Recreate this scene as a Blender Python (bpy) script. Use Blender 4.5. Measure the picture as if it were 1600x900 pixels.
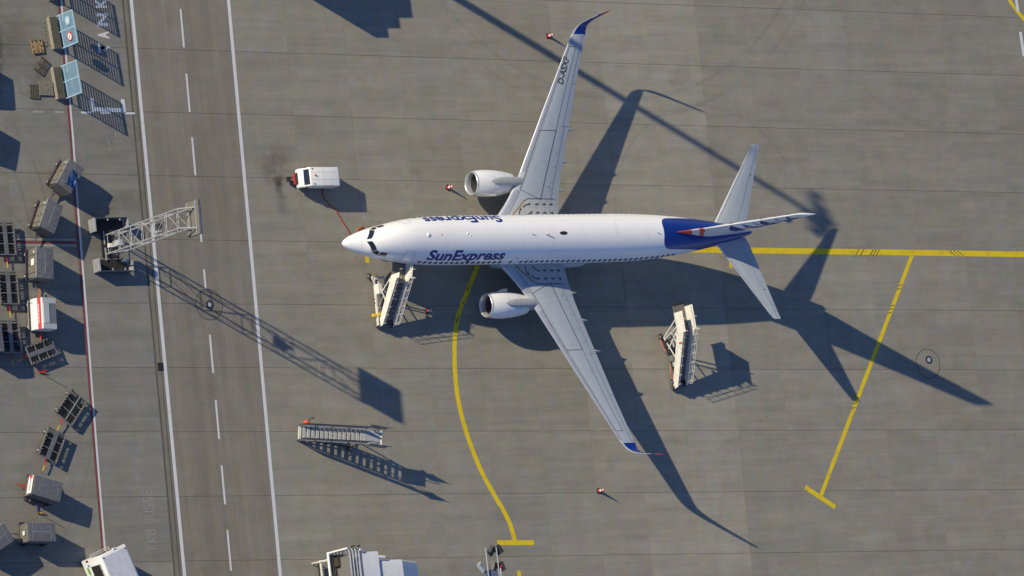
import bpy, bmesh, math, random
from mathutils import Vector, Matrix
rnd = random.Random(7)
R = math.radians
S = bpy.context.scene
for o in list(bpy.data.objects): bpy.data.objects.remove(o)

# ------------------------------------------------------------------ camera, sky, sun, exposure
cam_d = bpy.data.cameras.new('camera'); cam = bpy.data.objects.new('camera', cam_d)
S.collection.objects.link(cam); S.camera = cam
cam.location = (-324.8516, -87.5322, 486.1854)
cam.rotation_euler = (0.221635, -0.592074, -0.142403)
cam_d.sensor_width = 36.0
cam_d.lens = 11820.27 / 1600.0 * 36.0
cam_d.clip_start = 5.0; cam_d.clip_end = 9000.0
SUNV = Vector((2.0378, -1.1105, -1.0)).normalized()       # direction the light travels
SUN_EL = math.asin(-SUNV.z)
SUN_AZ = math.atan2(-SUNV.x, -SUNV.y)                      # clockwise from +Y
world = bpy.data.worlds.new('World'); S.world = world; world.use_nodes = True
wn = world.node_tree.nodes; wl = world.node_tree.links
sky = wn.new('ShaderNodeTexSky'); sky.sky_type = 'NISHITA'; sky.sun_disc = False
sky.sun_elevation = SUN_EL; sky.sun_rotation = SUN_AZ
sky.air_density = 1.0; sky.dust_density = 0.0; sky.ozone_density = 5.0; sky.altitude = 100
tint = wn.new('ShaderNodeMix'); tint.data_type = 'RGBA'; tint.blend_type = 'MULTIPLY'; tint.inputs[0].default_value = 1.0; tint.inputs[7].default_value = (1.04, .93, 1.03, 1)
wl.new(sky.outputs[0], tint.inputs[6]); wl.new(tint.outputs[2], wn['Background'].inputs[0]); wn['Background'].inputs[1].default_value = 0.12
sd = bpy.data.lights.new('sun', 'SUN'); sd.energy = 5.0; sd.angle = R(0.53); sd.color = (1.0, 0.88, 0.64)
sun = bpy.data.objects.new('sun', sd); S.collection.objects.link(sun)
sun.rotation_euler = SUNV.to_track_quat('-Z', 'Y').to_euler()
S.view_settings.view_transform = 'Standard'; S.view_settings.look = 'None'
S.view_settings.exposure = 0.0; S.view_settings.gamma = 1.0; S.view_settings.use_curve_mapping = False
S.render.engine = 'CYCLES'
col = S.collection

# ------------------------------------------------------------------ materials
def nn(nt, t, **k):
    n = nt.nodes.new(t)
    for a, b in k.items(): setattr(n, a, b)
    return n
def mathn(nt, op, a, b=None, c=None, clamp=False):
    n = nn(nt, 'ShaderNodeMath', operation=op, use_clamp=clamp)
    for i, v in enumerate((a, b, c)):
        if v is None: continue
        if isinstance(v, (int, float)): n.inputs[i].default_value = v
        else: nt.links.new(v, n.inputs[i])
    return n.outputs[0]
def mixc(nt, fac, a, b, mode='MIX'):
    n = nn(nt, 'ShaderNodeMix', data_type='RGBA', blend_type=mode)
    for i, v in ((0, fac), (6, a), (7, b)):
        if isinstance(v, (int, float)): n.inputs[i].default_value = v if i == 0 else (v, v, v, 1)
        elif isinstance(v, (tuple, list)): n.inputs[i].default_value = tuple(v[:3]) + (1,)
        else: nt.links.new(v, n.inputs[i])
    return n.outputs[2]
def scaled(nt, vec, s):
    n = nn(nt, 'ShaderNodeMapping'); n.inputs['Scale'].default_value = s
    nt.links.new(vec, n.inputs[0]); return n.outputs[0]
def noise(nt, vec, scale, detail=3, rough=.5):
    n = nn(nt, 'ShaderNodeTexNoise'); n.inputs['Scale'].default_value = scale
    n.inputs['Detail'].default_value = detail; n.inputs['Roughness'].default_value = rough
    nt.links.new(vec, n.inputs['Vector']); return n.outputs[0]
def rng(nt, v, a, b, c=0., d=1.):
    n = nn(nt, 'ShaderNodeMapRange'); nt.links.new(v, n.inputs[0])
    for i, x in enumerate((a, b, c, d)): n.inputs[i+1].default_value = x
    return n.outputs[0]
def newmat(name):
    m = bpy.data.materials.new(name); m.use_nodes = True
    nt = m.node_tree; return m, nt, nt.nodes['Principled BSDF']
def bump(nt, bs, h, strength=.2, dist=.01):
    b = nn(nt, 'ShaderNodeBump'); b.inputs['Strength'].default_value = strength; b.inputs['Distance'].default_value = dist
    nt.links.new(h, b.inputs['Height']); nt.links.new(b.outputs[0], bs.inputs['Normal'])
def M(name, c, rough=.55, metal=0., wear=.18, wcol=None, scale=2.5, coat=0., bmp=.05, stretch=(1, 1, 1)):
    m, nt, bs = newmat(name)
    tc = nn(nt, 'ShaderNodeTexCoord').outputs['Object']
    v = scaled(nt, tc, stretch)
    n1 = noise(nt, v, scale, 5, .65); n2 = noise(nt, v, scale*9, 3, .6)
    w = wcol if wcol else tuple(x*.55 for x in c)
    f = mathn(nt, 'MULTIPLY', rng(nt, n1, .42, .78), wear*2.2, clamp=True)
    cc = mixc(nt, f, c, w)
    cc = mixc(nt, mathn(nt, 'MULTIPLY', rng(nt, n2, .45, .75), wear*.8, clamp=True), cc, w)
    nt.links.new(cc, bs.inputs['Base Color'])
    nt.links.new(rng(nt, n2, .3, .7, max(rough-.08, .03), min(rough+.1, 1)), bs.inputs['Roughness'])
    bs.inputs['Metallic'].default_value = metal
    bs.inputs['Coat Weight'].default_value = coat
    if bmp: bump(nt, bs, n2, bmp, .004)
    return m

def concrete(name, base, brown, streak_dir=0, streak=.05):
    """cast concrete paving: tone of each slab from the object colour, broom streaks, stains, tyre marks"""
    m, nt, bs = newmat(name)
    pos = nn(nt, 'ShaderNodeNewGeometry').outputs['Position']
    oi = nn(nt, 'ShaderNodeObjectInfo')
    sep = nn(nt, 'ShaderNodeSeparateXYZ'); nt.links.new(pos, sep.inputs[0])
    offn = nn(nt, 'ShaderNodeVectorMath', operation='SCALE'); offn.inputs[0].default_value = (37., 53., 11.); nt.links.new(oi.outputs['Random'], offn.inputs['Scale'])
    addn = nn(nt, 'ShaderNodeVectorMath', operation='ADD'); nt.links.new(pos, addn.inputs[0]); nt.links.new(offn.outputs[0], addn.inputs[1]); lp = addn.outputs[0]
    big = noise(nt, pos, .09, 4, .55); mid = noise(nt, pos, .55, 5, .6); fine = noise(nt, pos, 9., 4, .7); gr = noise(nt, pos, 38., 2, .6)
    if streak_dir == 0: sv = scaled(nt, lp, (.25, 5.5, 1)); sv2 = scaled(nt, lp, (.05, 1.3, 1))
    else: sv = scaled(nt, pos, (5.5, .12, 1)); sv2 = scaled(nt, pos, (1.2, .03, 1))
    st = noise(nt, sv, 1., 4, .6); st2 = noise(nt, sv2, 1., 3, .5)
    sv3 = scaled(nt, lp, (6., .5, 1) if streak_dir == 0 else (.5, 6., 1)); st3 = noise(nt, sv3, 1., 3, .6)
    c = mixc(nt, rng(nt, big, .35, .65), base, brown)
    c = mixc(nt, 1.0, c, oi.outputs['Color'], 'MULTIPLY')
    def mul(c, v, a, b, lo, hi):
        return mixc(nt, 1.0, c, combine(rng(nt, v, a, b, lo, hi)), 'MULTIPLY')
    def combine(v):
        n = nn(nt, 'ShaderNodeCombineColor')
        for i in range(3): nt.links.new(v, n.inputs[i])
        return n.outputs[0]
    hn = nn(nt, 'ShaderNodeTexNoise'); hn.inputs['Scale'].default_value = .9; hn.inputs['Detail'].default_value = 4; nt.links.new(pos, hn.inputs['Vector'])
    hs = nn(nt, 'ShaderNodeSeparateColor'); nt.links.new(hn.outputs['Color'], hs.inputs[0])
    hc = nn(nt, 'ShaderNodeCombineColor')
    for i, (lo_, hi_) in enumerate(((.955, 1.05), (.975, 1.028), (.93, 1.065))): nt.links.new(rng(nt, hs.outputs[i], .35, .65, lo_, hi_), hc.inputs[i])
    c = mixc(nt, 1.0, c, hc.outputs[0], 'MULTIPLY')
    c = mul(c, mid, .3, .7, .925, 1.065)
    c = mul(c, st, .3, .7, 1-streak*1.3, 1+streak*1.2)
    c = mul(c, st2, .3, .7, 1-streak*1.7, 1+streak*1.5)
    c = mul(c, st3, .3, .7, 1-streak*.45, 1+streak*.45)
    c = mul(c, fine, .3, .7, .925, 1.07)
    c = mul(c, gr, .3, .7, .93, 1.07)
    pale = rng(nt, noise(nt, lp, .35, 6, .68), .54, .72, 0, .20)
    c = mixc(nt, pale, c, (.37, .36, .33))
    edg = rng(nt, noise(nt, scaled(nt, lp, (.5, 2.2, 1)), 1., 5, .7), .58, .72, 0, .13)
    c = mixc(nt, edg, c, (.12, .11, .09))
    # small oil spots and darker patches
    vo = nn(nt, 'ShaderNodeTexVoronoi'); vo.inputs['Scale'].default_value = .22; nt.links.new(pos, vo.inputs['Vector'])
    sp = mathn(nt, 'LESS_THAN', vo.outputs['Distance'], .022)
    sp = mathn(nt, 'MULTIPLY', sp, .35)
    c = mixc(nt, sp, c, (.035, .03, .025))
    pat = rng(nt, noise(nt, pos, .23, 6, .7), .60, .74, 0, .22)
    c = mixc(nt, pat, c, (.075, .065, .055))
    # tyre arcs: (centre x, centre y, radius, width, strength)
    for (cx, cy, r, w, s) in ((31, 34, 22, .16, .16), (31, 34, 23.6, .16, .14), (66, 26, 17, .3, .12), (70, 34, 23, .3, .10), (-40, 2, 15.5, .12, .22), (-40, 2, 13.6, .12, .2), (-42, -10, 19.5, .1, .16), (38, 2, 9.5, .14, .12), (60, -30, 26, .22, .10)):
        dx = mathn(nt, 'SUBTRACT', sep.outputs[0], cx); dy = mathn(nt, 'SUBTRACT', sep.outputs[1], cy)
        d = mathn(nt, 'SQRT', mathn(nt, 'ADD', mathn(nt, 'MULTIPLY', dx, dx), mathn(nt, 'MULTIPLY', dy, dy)))
        e = mathn(nt, 'ABSOLUTE', mathn(nt, 'SUBTRACT', d, r))
        f = mathn(nt, 'MULTIPLY', rng(nt, e, w*.4, w*1.6, s, 0), rng(nt, big, .35, .6), clamp=True)
        c = mixc(nt, f, c, (.05, .045, .042))
    # soot and dirt with shapes of their own: (x, y, rx, ry, strength)
    for (cx, cy, rx, ry, s, colr) in ((-3.35, 5.35, .5, 1.1, .8, (.03, .025, .02)), (-3.9, 6.6, 1.5, 1.4, .38, (.07, .052, .036)), (-2.9, 7.4, 1.3, 1.5, .28, (.05, .04, .03)), (-3.3, 3.6, .6, 1.2, .3, (.05, .04, .03)),
                                (-20.2, 1.5, 3.0, 2.6, .35, (.07, .052, .035)), (-17.6, 4.2, 2.2, 1.1, .35, (.06, .05, .035)), (-26.5, 16.6, 3.0, 3.4, .4, (.07, .06, .045)), (-27.4, 16.8, .5, 3.2, .75, (.035, .03, .022)),
                                (-24.0, 13.2, 1.6, 2.4, .35, (.05, .045, .03)), (-17.8, -4.5, 1.2, .9, .25, (.12, .11, .05)), (26.2, 5.4, 2.0, 2.2, .12, (.1, .08, .06))):
        dx = mathn(nt, 'DIVIDE', mathn(nt, 'SUBTRACT', sep.outputs[0], cx), rx); dy = mathn(nt, 'DIVIDE', mathn(nt, 'SUBTRACT', sep.outputs[1], cy), ry)
        d = mathn(nt, 'SQRT', mathn(nt, 'ADD', mathn(nt, 'MULTIPLY', dx, dx), mathn(nt, 'MULTIPLY', dy, dy)))
        d = mathn(nt, 'ADD', d, mathn(nt, 'MULTIPLY', mathn(nt, 'SUBTRACT', noise(nt, pos, 1.3, 6, .75), .5), 2.2))
        c = mixc(nt, rng(nt, d, .1, 1.1, s, 0), c, colr)
    nt.links.new(c, bs.inputs['Base Color'])
    bs.inputs['Roughness'].default_value = .88; bs.inputs['Specular IOR Level'].default_value = .3
    bump(nt, bs, gr, .25, .006)
    return m

def paint(name, c, under=(.2, .19, .17), wear=.35, scale=2.):
    """worn road paint"""
    m, nt, bs = newmat(name)
    pos = nn(nt, 'ShaderNodeNewGeometry').outputs['Position']
    a = noise(nt, pos, scale, 6, .75); b = noise(nt, pos, 26., 3, .7)
    f = mathn(nt, 'MULTIPLY', rng(nt, a, .5, .72), wear*1.6, clamp=True)
    f2 = mathn(nt, 'MULTIPLY', rng(nt, b, .5, .7), wear, clamp=True)
    cc = mixc(nt, f2, mixc(nt, f, c, under), under)
    nt.links.new(cc, bs.inputs['Base Color']); bs.inputs['Roughness'].default_value = .7
    return m

WHITE = M('white_paint', (.78, .78, .77), .35, wear=.12, wcol=(.5, .48, .44), coat=.2)
WARMWHITE = M('cream_white_paint', (.80, .78, .72), .42, wear=.3, wcol=(.42, .38, .30), scale=3)
LGREY = M('light_grey_paint', (.42, .44, .46), .45, wear=.15)
MGREY = M('grey_steel', (.24, .25, .27), .5, .3, wear=.35)
GALV = M('galvanised_steel', (.46, .475, .49), .45, .3, wear=.35, wcol=(.25, .25, .25))
DARK = M('dark_metal', (.035, .036, .04), .5, .3, wear=.3, wcol=(.09, .075, .06))
BLACK = M('black_rubber', (.015, .015, .016), .7, wear=.3, wcol=(.05, .045, .04))
GLASS = M('dark_glass', (.012, .014, .018), .08, wear=.05, bmp=0, coat=.5)
RED = M('red_paint', (.55, .025, .03), .45, wear=.15)
ORANGE = M('orange_plastic', (.72, .11, .02), .45, wear=.15)
YELLOW = M('yellow_paint', (.72, .47, .02), .45, wear=.2)
BLUE = M('navy_blue_paint', (.008, .028, .19), .3, wear=.05, coat=.3)
CANVAS = M('grey_canvas', (.135, .142, .160), .75, wear=.35, wcol=(.06, .06, .07), scale=4, bmp=.3)
SEAM = M('pale_canvas_trim', (.27, .28, .30), .7, wear=.2)
KHAKI = M('khaki_canvas', (.155, .155, .138), .8, wear=.5, wcol=(.09, .08, .06), scale=4, bmp=.3)
TARP = M('blue_tarpaulin', (.012, .05, .17), .4, wear=.25, wcol=(.01, .03, .12), scale=5, bmp=.4)
SKYBLUE = M('pale_blue_paint', (.21, .37, .50), .4, wear=.12)
SKYBLUE2 = M('pale_blue_frame_paint', (.36, .54, .68), .4, wear=.1)
WOOD = M('weathered_wood', (.13, .115, .09), .85, wear=.5, wcol=(.05, .045, .035), scale=6, stretch=(1, 6, 1))
TAN = M('tan_plastic', (.40, .27, .13), .6, wear=.3)
MOSSY = M('mossy_concrete', (.10, .095, .07), .9, wear=.5, wcol=(.04, .042, .028), scale=3, bmp=.4)
CONC = M('cast_concrete', (.30, .27, .22), .9, wear=.4, scale=3, bmp=.3)
P_WHITE = paint('white_road_paint', (.66, .67, .68), wear=.16)
P_THIN = paint('thin_worn_white_paint', (.34, .34, .32), wear=.5, scale=4)
P_YEL = paint('yellow_road_paint', (.76, .56, .004), under=(.22, .18, .06), wear=.34, scale=1.6)
P_RED = paint('red_road_paint', (.20, .045, .045), wear=.28)
P_DARK = paint('rubber_tyre_mark', (.075, .065, .035), wear=.3, under=(.4, .3, .02))
C_APRON = concrete('apron_concrete', (.270, .257, .215), (.260, .240, .197), 0, .05)
C_ROAD = concrete('road_concrete', (.226, .205, .172), (.214, .191, .153), 1, .06)
C_STRIP = concrete('strip_concrete', (.228, .221, .196), (.214, .203, .172), 0, .05)
JOINT = M('joint_bitumen', (.13, .12, .105), .95, wear=.4, scale=.8)

# ------------------------------------------------------------------ geometry helpers
class MB:
    def __init__(s): s.v = []; s.f = []; s.m = []
    def add(s, vs, fs, mi=0):
        b = len(s.v); s.v += [tuple(v) for v in vs]
        for f in fs: s.f.append(tuple(i+b for i in f)); s.m.append(mi)
        return s
    def box(s, x0, x1, y0, y1, z0, z1, mi=0, X=None):
        vs = [(x, y, z) for z in (z0, z1) for y in (y0, y1) for x in (x0, x1)]
        if X: vs = [X(Vector(v)) for v in vs]
        return s.add(vs, [(0, 2, 3, 1), (4, 5, 7, 6), (0, 1, 5, 4), (2, 6, 7, 3), (0, 4, 6, 2), (1, 3, 7, 5)], mi)
    def hexa(s, p, mi=0):   # 4 bottom (ccw), 4 top
        return s.add(p, [(0, 3, 2, 1), (4, 5, 6, 7), (0, 1, 5, 4), (1, 2, 6, 5), (2, 3, 7, 6), (3, 0, 4, 7)], mi)
    def bar(s, a, b, w=.05, h=None, mi=0, up=(0, 0, 1)):
        a = Vector(a); b = Vector(b); h = h or w; d = (b-a).normalized(); u = Vector(up)
        if abs(d.dot(u)) > .97: u = Vector((1, 0, 0))
        sx = d.cross(u).normalized()*w/2; sz = d.cross(sx).normalized()*h/2
        return s.hexa([a-sx-sz, a+sx-sz, a+sx+sz, a-sx+sz, b-sx-sz, b+sx-sz, b+sx+sz, b-sx+sz][0:4] + [b-sx-sz, b+sx-sz, b+sx+sz, b-sx+sz], mi)
    def tube(s, a, b, r=.03, n=8, mi=0, r2=None):
        a = Vector(a); b = Vector(b); r2 = r if r2 is None else r2; d = (b-a).normalized(); u = Vector((0, 0, 1))
        if abs(d.dot(u)) > .97: u = Vector((1, 0, 0))
        e = d.cross(u).normalized(); g = d.cross(e)
        vs = [a+(e*math.cos(2*math.pi*i/n)+g*math.sin(2*math.pi*i/n))*r for i in range(n)] + [b+(e*math.cos(2*math.pi*i/n)+g*math.sin(2*math.pi*i/n))*r2 for i in range(n)]
        fs = [(i, (i+1) % n, n+(i+1) % n, n+i) for i in range(n)] + [tuple(range(n))[::-1], tuple(range(n, 2*n))]
        return s.add(vs, fs, mi)
    def prism(s, poly, z0, z1, mi=0):
        n = len(poly)
        a = sum(poly[i][0]*poly[(i+1) % n][1]-poly[(i+1) % n][0]*poly[i][1] for i in range(n))
        if a < 0: poly = poly[::-1]
        vs = [(x, y, z0) for x, y in poly]+[(x, y, z1) for x, y in poly]
        return s.add(vs, [tuple(range(n))[::-1], tuple(range(n, 2*n))]+[(i, (i+1) % n, n+(i+1) % n, n+i) for i in range(n)], mi)
    def lathe(s, prof, c=(0, 0, 0), axis='X', n=32, mi=0, closed=False, sq=(1, 1)):
        # prof: list of (t along axis, r)
        c = Vector(c); vs = []
        for t, r in prof:
            for i in range(n):
                a = 2*math.pi*i/n; p, q = r*math.cos(a)*sq[0], r*math.sin(a)*sq[1]
                vs.append(c+{'X': Vector((t, p, q)), 'Z': Vector((p, q, t)), 'Y': Vector((q, t, p))}[axis])
        fs = []
        for k in range(len(prof)-1):
            for i in range(n):
                j = (i+1) % n; fs.append((k*n+i, k*n+j, (k+1)*n+j, (k+1)*n+i)) if axis != 'X' else fs.append((k*n+i, (k+1)*n+i, (k+1)*n+j, k*n+j))
        if closed:
            fs.append(tuple(range(n))); fs.append(tuple(range((len(prof)-1)*n, len(prof)*n))[::-1])
        return s.add(vs, fs, mi)
    def build(s, name, mat, parent=None, smooth=False, fix=True, loc=None, rz=0., bevel=0.):
        me = bpy.data.meshes.new(name); me.from_pydata(s.v, [], s.f)
        mats = mat if isinstance(mat, (list, tuple)) else [mat]
        for x in mats: me.materials.append(x)
        for p, i in zip(me.polygons, s.m): p.material_index = min(i, len(mats)-1)
        if fix or bevel:
            bm = bmesh.new(); bm.from_mesh(me)
            if fix: bmesh.ops.recalc_face_normals(bm, faces=bm.faces)
            if bevel:
                ed = [e for e in bm.edges if len(e.link_faces) == 2 and e.calc_face_angle(0) > .5]
                bmesh.ops.bevel(bm, geom=ed, offset=bevel, segments=2, profile=.5, affect='EDGES', clamp_overlap=True)
            bm.to_mesh(me); bm.free()
        if smooth:
            me.shade_smooth()
            try: me.set_sharp_from_angle(angle=R(38))
            except Exception: pass
        me.update()
        o = bpy.data.objects.new(name, me); col.objects.link(o)
        if parent: o.parent = parent
        if loc: o.location = loc
        if rz: o.rotation_euler.z = rz
        return o

def tag(o, label=None, cat=None, group=None, kind=None):
    if label: o['label'] = label
    if cat: o['category'] = cat
    if group: o['group'] = group
    if kind: o['kind'] = kind
    return o
def thing(name, label, cat, loc=(0, 0, 0), rz=0., group=None):
    o = bpy.data.objects.new(name, None); col.objects.link(o); o.empty_display_size = .3
    o.location = loc; o.rotation_euler.z = rz
    return tag(o, label, cat, group)
def inst(src, name, parent, loc, rot=(0, 0, 0), scale=(1, 1, 1)):
    o = bpy.data.objects.new(name, src.data if hasattr(src, 'data') and src.type == 'MESH' else src); col.objects.link(o)
    o.parent = parent; o.location = loc; o.rotation_euler = rot; o.scale = scale
    return o
def dup(root, loc, rz, label, group=None):
    r = root.copy(); col.objects.link(r); r.location = loc; r.rotation_euler.z = rz; r['label'] = label
    if group: r['group'] = group
    for ch in list(root.children):
        c = ch.copy(); col.objects.link(c); c.parent = r
        for g in ch.children:
            d = g.copy(); col.objects.link(d); d.parent = c
    return r
def strip(pts, w, z, closed=False):
    """flat ribbon mesh along pts"""
    mb = MB(); P = [Vector((p[0], p[1], 0)) for p in pts]; L = []
    for i, p in enumerate(P):
        a = P[max(i-1, 0)]; b = P[min(i+1, len(P)-1)]; d = (b-a).normalized(); nrm = Vector((-d.y, d.x, 0))*w/2
        L.append((p+nrm, p-nrm))
    vs = [(v.x, v.y, z) for pr in L for v in pr]
    return mb.add(vs, [(2*i, 2*i+1, 2*i+3, 2*i+2) for i in range(len(P)-1)])
def text2d(txt, size, bold=0., align='LEFT'):
    cu = bpy.data.curves.new('lettering', 'FONT'); cu.body = txt; cu.size = size; cu.offset = bold; cu.align_x = align
    cu.resolution_u = 4
    ob = bpy.data.objects.new('lettering', cu); col.objects.link(ob)
    bpy.context.view_layer.update()
    me = bpy.data.meshes.new_from_object(ob.evaluated_get(bpy.context.evaluated_depsgraph_get()))
    bpy.data.objects.remove(ob)
    bm = bmesh.new(); bm.from_mesh(me); bpy.data.meshes.remove(me)
    xs = [v.co.x for v in bm.verts]; ys = [v.co.y for v in bm.verts]
    return bm, (min(xs), max(xs), min(ys), max(ys))
def bm_obj(bm, name, mat, parent=None, smooth=False):
    me = bpy.data.meshes.new(name); bm.to_mesh(me); bm.free(); me.materials.append(mat)
    if smooth: me.shade_smooth()
    o = bpy.data.objects.new(name, me); col.objects.link(o)
    if parent: o.parent = parent
    return o
def flat_text(txt, height, length, origin, dirx, diry, z, name, mat, parent, bold=0.):
    """lay text on a plane: dirx = reading direction, diry = up of letters; fitted to height and length (metres)"""
    bm, (x0, x1, y0, y1) = text2d(txt, 1.0, bold)
    dx = Vector(dirx); dy = Vector(diry); o = Vector(origin)
    for v in bm.verts:
        u = (v.co.x-x0)/(x1-x0)*length; w = (v.co.y-y0)/(y1-y0)*height
        v.co = o+dx*u+dy*w+Vector((0, 0, z))
    bmesh.ops.recalc_face_normals(bm, faces=bm.faces)
    return bm_obj(bm, name, mat, parent)

# ------------------------------------------------------------------ GROUND: slabs, road, paint
TH = -0.02596; UX = Vector((math.cos(TH), math.sin(TH), 0)); WY = Vector((-math.sin(TH), math.cos(TH), 0))
def g2w(a, b, z=0.): p = UX*a+WY*b; return (p.x, p.y, z)     # paving grid coordinates to world
ground = MB().add([(-1500, -1500, -.06), (1600, -1500, -.06), (1600, 1500, -.06), (-1500, 1500, -.06)], [(0, 1, 2, 3)]).build('ground', JOINT)
tag(ground, kind='structure')
b0 = (Vector((0, 0, 0)) - Vector((-69.1953, 22.5800, 0))).dot(WY)         # row phase
def root_struct(name):
    o = bpy.data.objects.new(name, None); col.objects.link(o); o['kind'] = 'structure'; return o
apron = root_struct('apron'); road = root_struct('service_road'); strip_r = root_struct('equipment_strip')
p0 = Vector((-69.1953, 22.5800, 0)); w0 = p0.dot(WY); SR = 5.0105
rows = [w0 - k*SR for k in range(-2, 12)]            # joints across (constant grid b)
colsA = [-6.6, -1.45, 3.97, 9.03, 14.07, 19.0, 23.9, 28.6, 33.35, 38.41, 43.43, 48.45, 53.47, 58.53, 63.58, 68.6, 73.6, 78.6]
colsR = [-15.45, -6.6]
colsS = [-22.35, -16.33]
colsL = [-38.2, -33.1, -27.95, -22.35]
slab_cache = {}
def slab(parent, mat, a0, a1, c0, c1, tone, ztop=0., name='slab'):
    J = .009
    key = (round(a1-a0, 2), round(c1-c0, 2), mat.name, ztop)
    w, h = a1-a0-2*J, c1-c0-2*J
    if key not in slab_cache:
        mb = MB(); B = .006
        bot = [(-w/2, -h/2, -.058), (w/2, -h/2, -.058), (w/2, h/2, -.058), (-w/2, h/2, -.058)]
        mid = [(x, y, -B) for x, y, z in bot]; top = [(x-(B if x > 0 else -B), y-(B if y > 0 else -B), 0) for x, y, z in bot]
        vs = bot+mid+top; fs = [(8, 9, 10, 11)]
        for k in (0, 4):
            fs += [(k+i, k+(i+1) % 4, k+4+(i+1) % 4, k+4+i) for i in range(4)]
        o = mb.add(vs, fs).build(name, mat, parent, fix=False); slab_cache[key] = o
    else:
        o = slab_cache[key].copy(); col.objects.link(o); o.parent = parent
    o.location = g2w((a0+a1)/2, (c0+c1)/2, ztop); o.rotation_euler.z = TH
    o.color = (tone[0], tone[1], tone[2], 1)
    return o
def tone(base=1., amp=.032):
    t = base+rnd.uniform(-amp, amp); wv = rnd.uniform(-.008, .008)
    return (t*(1+wv), t, t*(1-wv))
coltone = {0: 1.0, 1: .99, 2: 1.0, 3: 1.0, 4: 1.01, 5: 1.03, 6: 1.08, 7: 1.12, 8: 1.15, 9: 1.0, 10: 1.0, 11: .99, 12: .97, 13: .97, 14: .95, 15: .93, 16: .93}
for i in range(len(colsA)-1):
    for k in range(len(rows)-1):
        slab(apron, C_APRON, colsA[i], colsA[i+1], rows[k+1], rows[k], tone(coltone[i]))
shift = .55
for k in range(len(rows)-1):
    slab(road, C_ROAD, colsR[0], colsR[1], rows[k+1], rows[k], tone(1., .02))
    slab(strip_r, C_STRIP, colsS[0], colsS[1], rows[k+1], rows[k], tone(1.0, .035))
    for i in range(len(colsL)-1):
        slab(apron, C_STRIP if i else C_STRIP, colsL[i], colsL[i+1], rows[k+1], rows[k], tone(1.02, .03))
# the paving goes on past the frame as plain sheets
mbs = MB()
lo, hi = rows[-1], rows[0]
for (a0, a1, c0, c1) in ((-700, -38.2, -700, 700), (78.6, 800, -700, 700), (-38.2, 78.6, hi, 700), (-38.2, 78.6, -700, lo)):
    vs = [g2w(a0+.01, c0+.01, -.004), g2w(a1-.01, c0+.01, -.004), g2w(a1-.01, c1-.01, -.004), g2w(a0+.01, c1-.01, -.004)]
    mbs.add(vs, [(0, 1, 2, 3)])
oa = mbs.build('outer_paving', C_APRON, apron, fix=False); oa['kind'] = 'stuff'; oa.color = (1, 1, 1, 1)
# drain channel between strip and road
ch = MB()
for a, w, z in ((-15.89, .87, -.012), (-16.24, .07, -.004), (-15.80, .05, -.004)):
    vs = [g2w(a-w/2, lo, z), g2w(a+w/2, lo, z), g2w(a+w/2, hi, z), g2w(a-w/2, hi, z)]; ch.add(vs, [(0, 1, 2, 3)])
for k in range(3): ch.m[k] = min(k, 1)
o = ch.build('drain_channel', [C_ROAD, M('drain_groove', (.07, .065, .055), .9, wear=.4)], road, fix=False); o.color = (.90, .91, .88, 1)
dg = MB()
dg.box(-.27, .27, -.32, .32, -.05, .006)
g = dg.build('drain_pit', BLACK, road, loc=(-16.06, -8.81, 0), rz=TH)
gb = MB()
for i in range(7): gb.box(-.26, .26, -.3+i*.095, -.27+i*.095, .006, .016)
gb.build('grate', DARK, g)

Z1, Z2, Z3 = .004, .008, .012
def line(name, pts, w, mat, parent, z=Z1):
    return strip(pts, w, z).build(name, mat, parent, fix=False)
line('edge_line', [(-14.80, 32), (-14.97, 19.98), (-16.06+.02, -25.06), (-16.2, -34)], .29, P_WHITE, road, Z1)
line('edge_line', [(-5.75, 32), (-6.04, 20.03), (-7.36, -25.40), (-7.55, -34)], .29, P_WHITE, road, Z1)
dy = [(19.29, 16.24), (14.16, 11.12), (9.10, 6.12), (3.90, .87), (-1.29, -3.95), (-6.41, -9.42), (-11.52, -14.57), (-16.62, -19.66), (-21.65, -24.83), (-26.7, -29.8), (24.3, 21.3)]
for a, b in dy:
    fx = lambda y: -10.56+(y-19.29)*.0279
    line('lane_dash', [(fx(a), a), (fx(b), b)], .17, P_WHITE, road, Z1)
rx = [(-21.30, 32), (-21.52, 20), (-21.85, 9), (-22.12, 3.4), (-22.36, -3.6), (-22.68, -11), (-22.92, -17.4), (-23.1, -22.7), (-23.4, -33)]
line('red_zone_line', rx, .20, P_RED, apron, Z2)
line('white_zone_line', [(x+.21, y) for x, y in rx], .17, P_WHITE, apron, Z2)
line('white_zone_line', [(-28.1, 1.32), (-22.45, 1.20)], .17, P_THIN, apron, Z1)
line('red_zone_line', [(-28.1, 1.10), (-22.45, .98)], .22, P_RED, apron, Z1)
line('white_zone_line', [(-28.1, .86), (-22.45, .75)], .17, P_THIN, apron, Z1)
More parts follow.
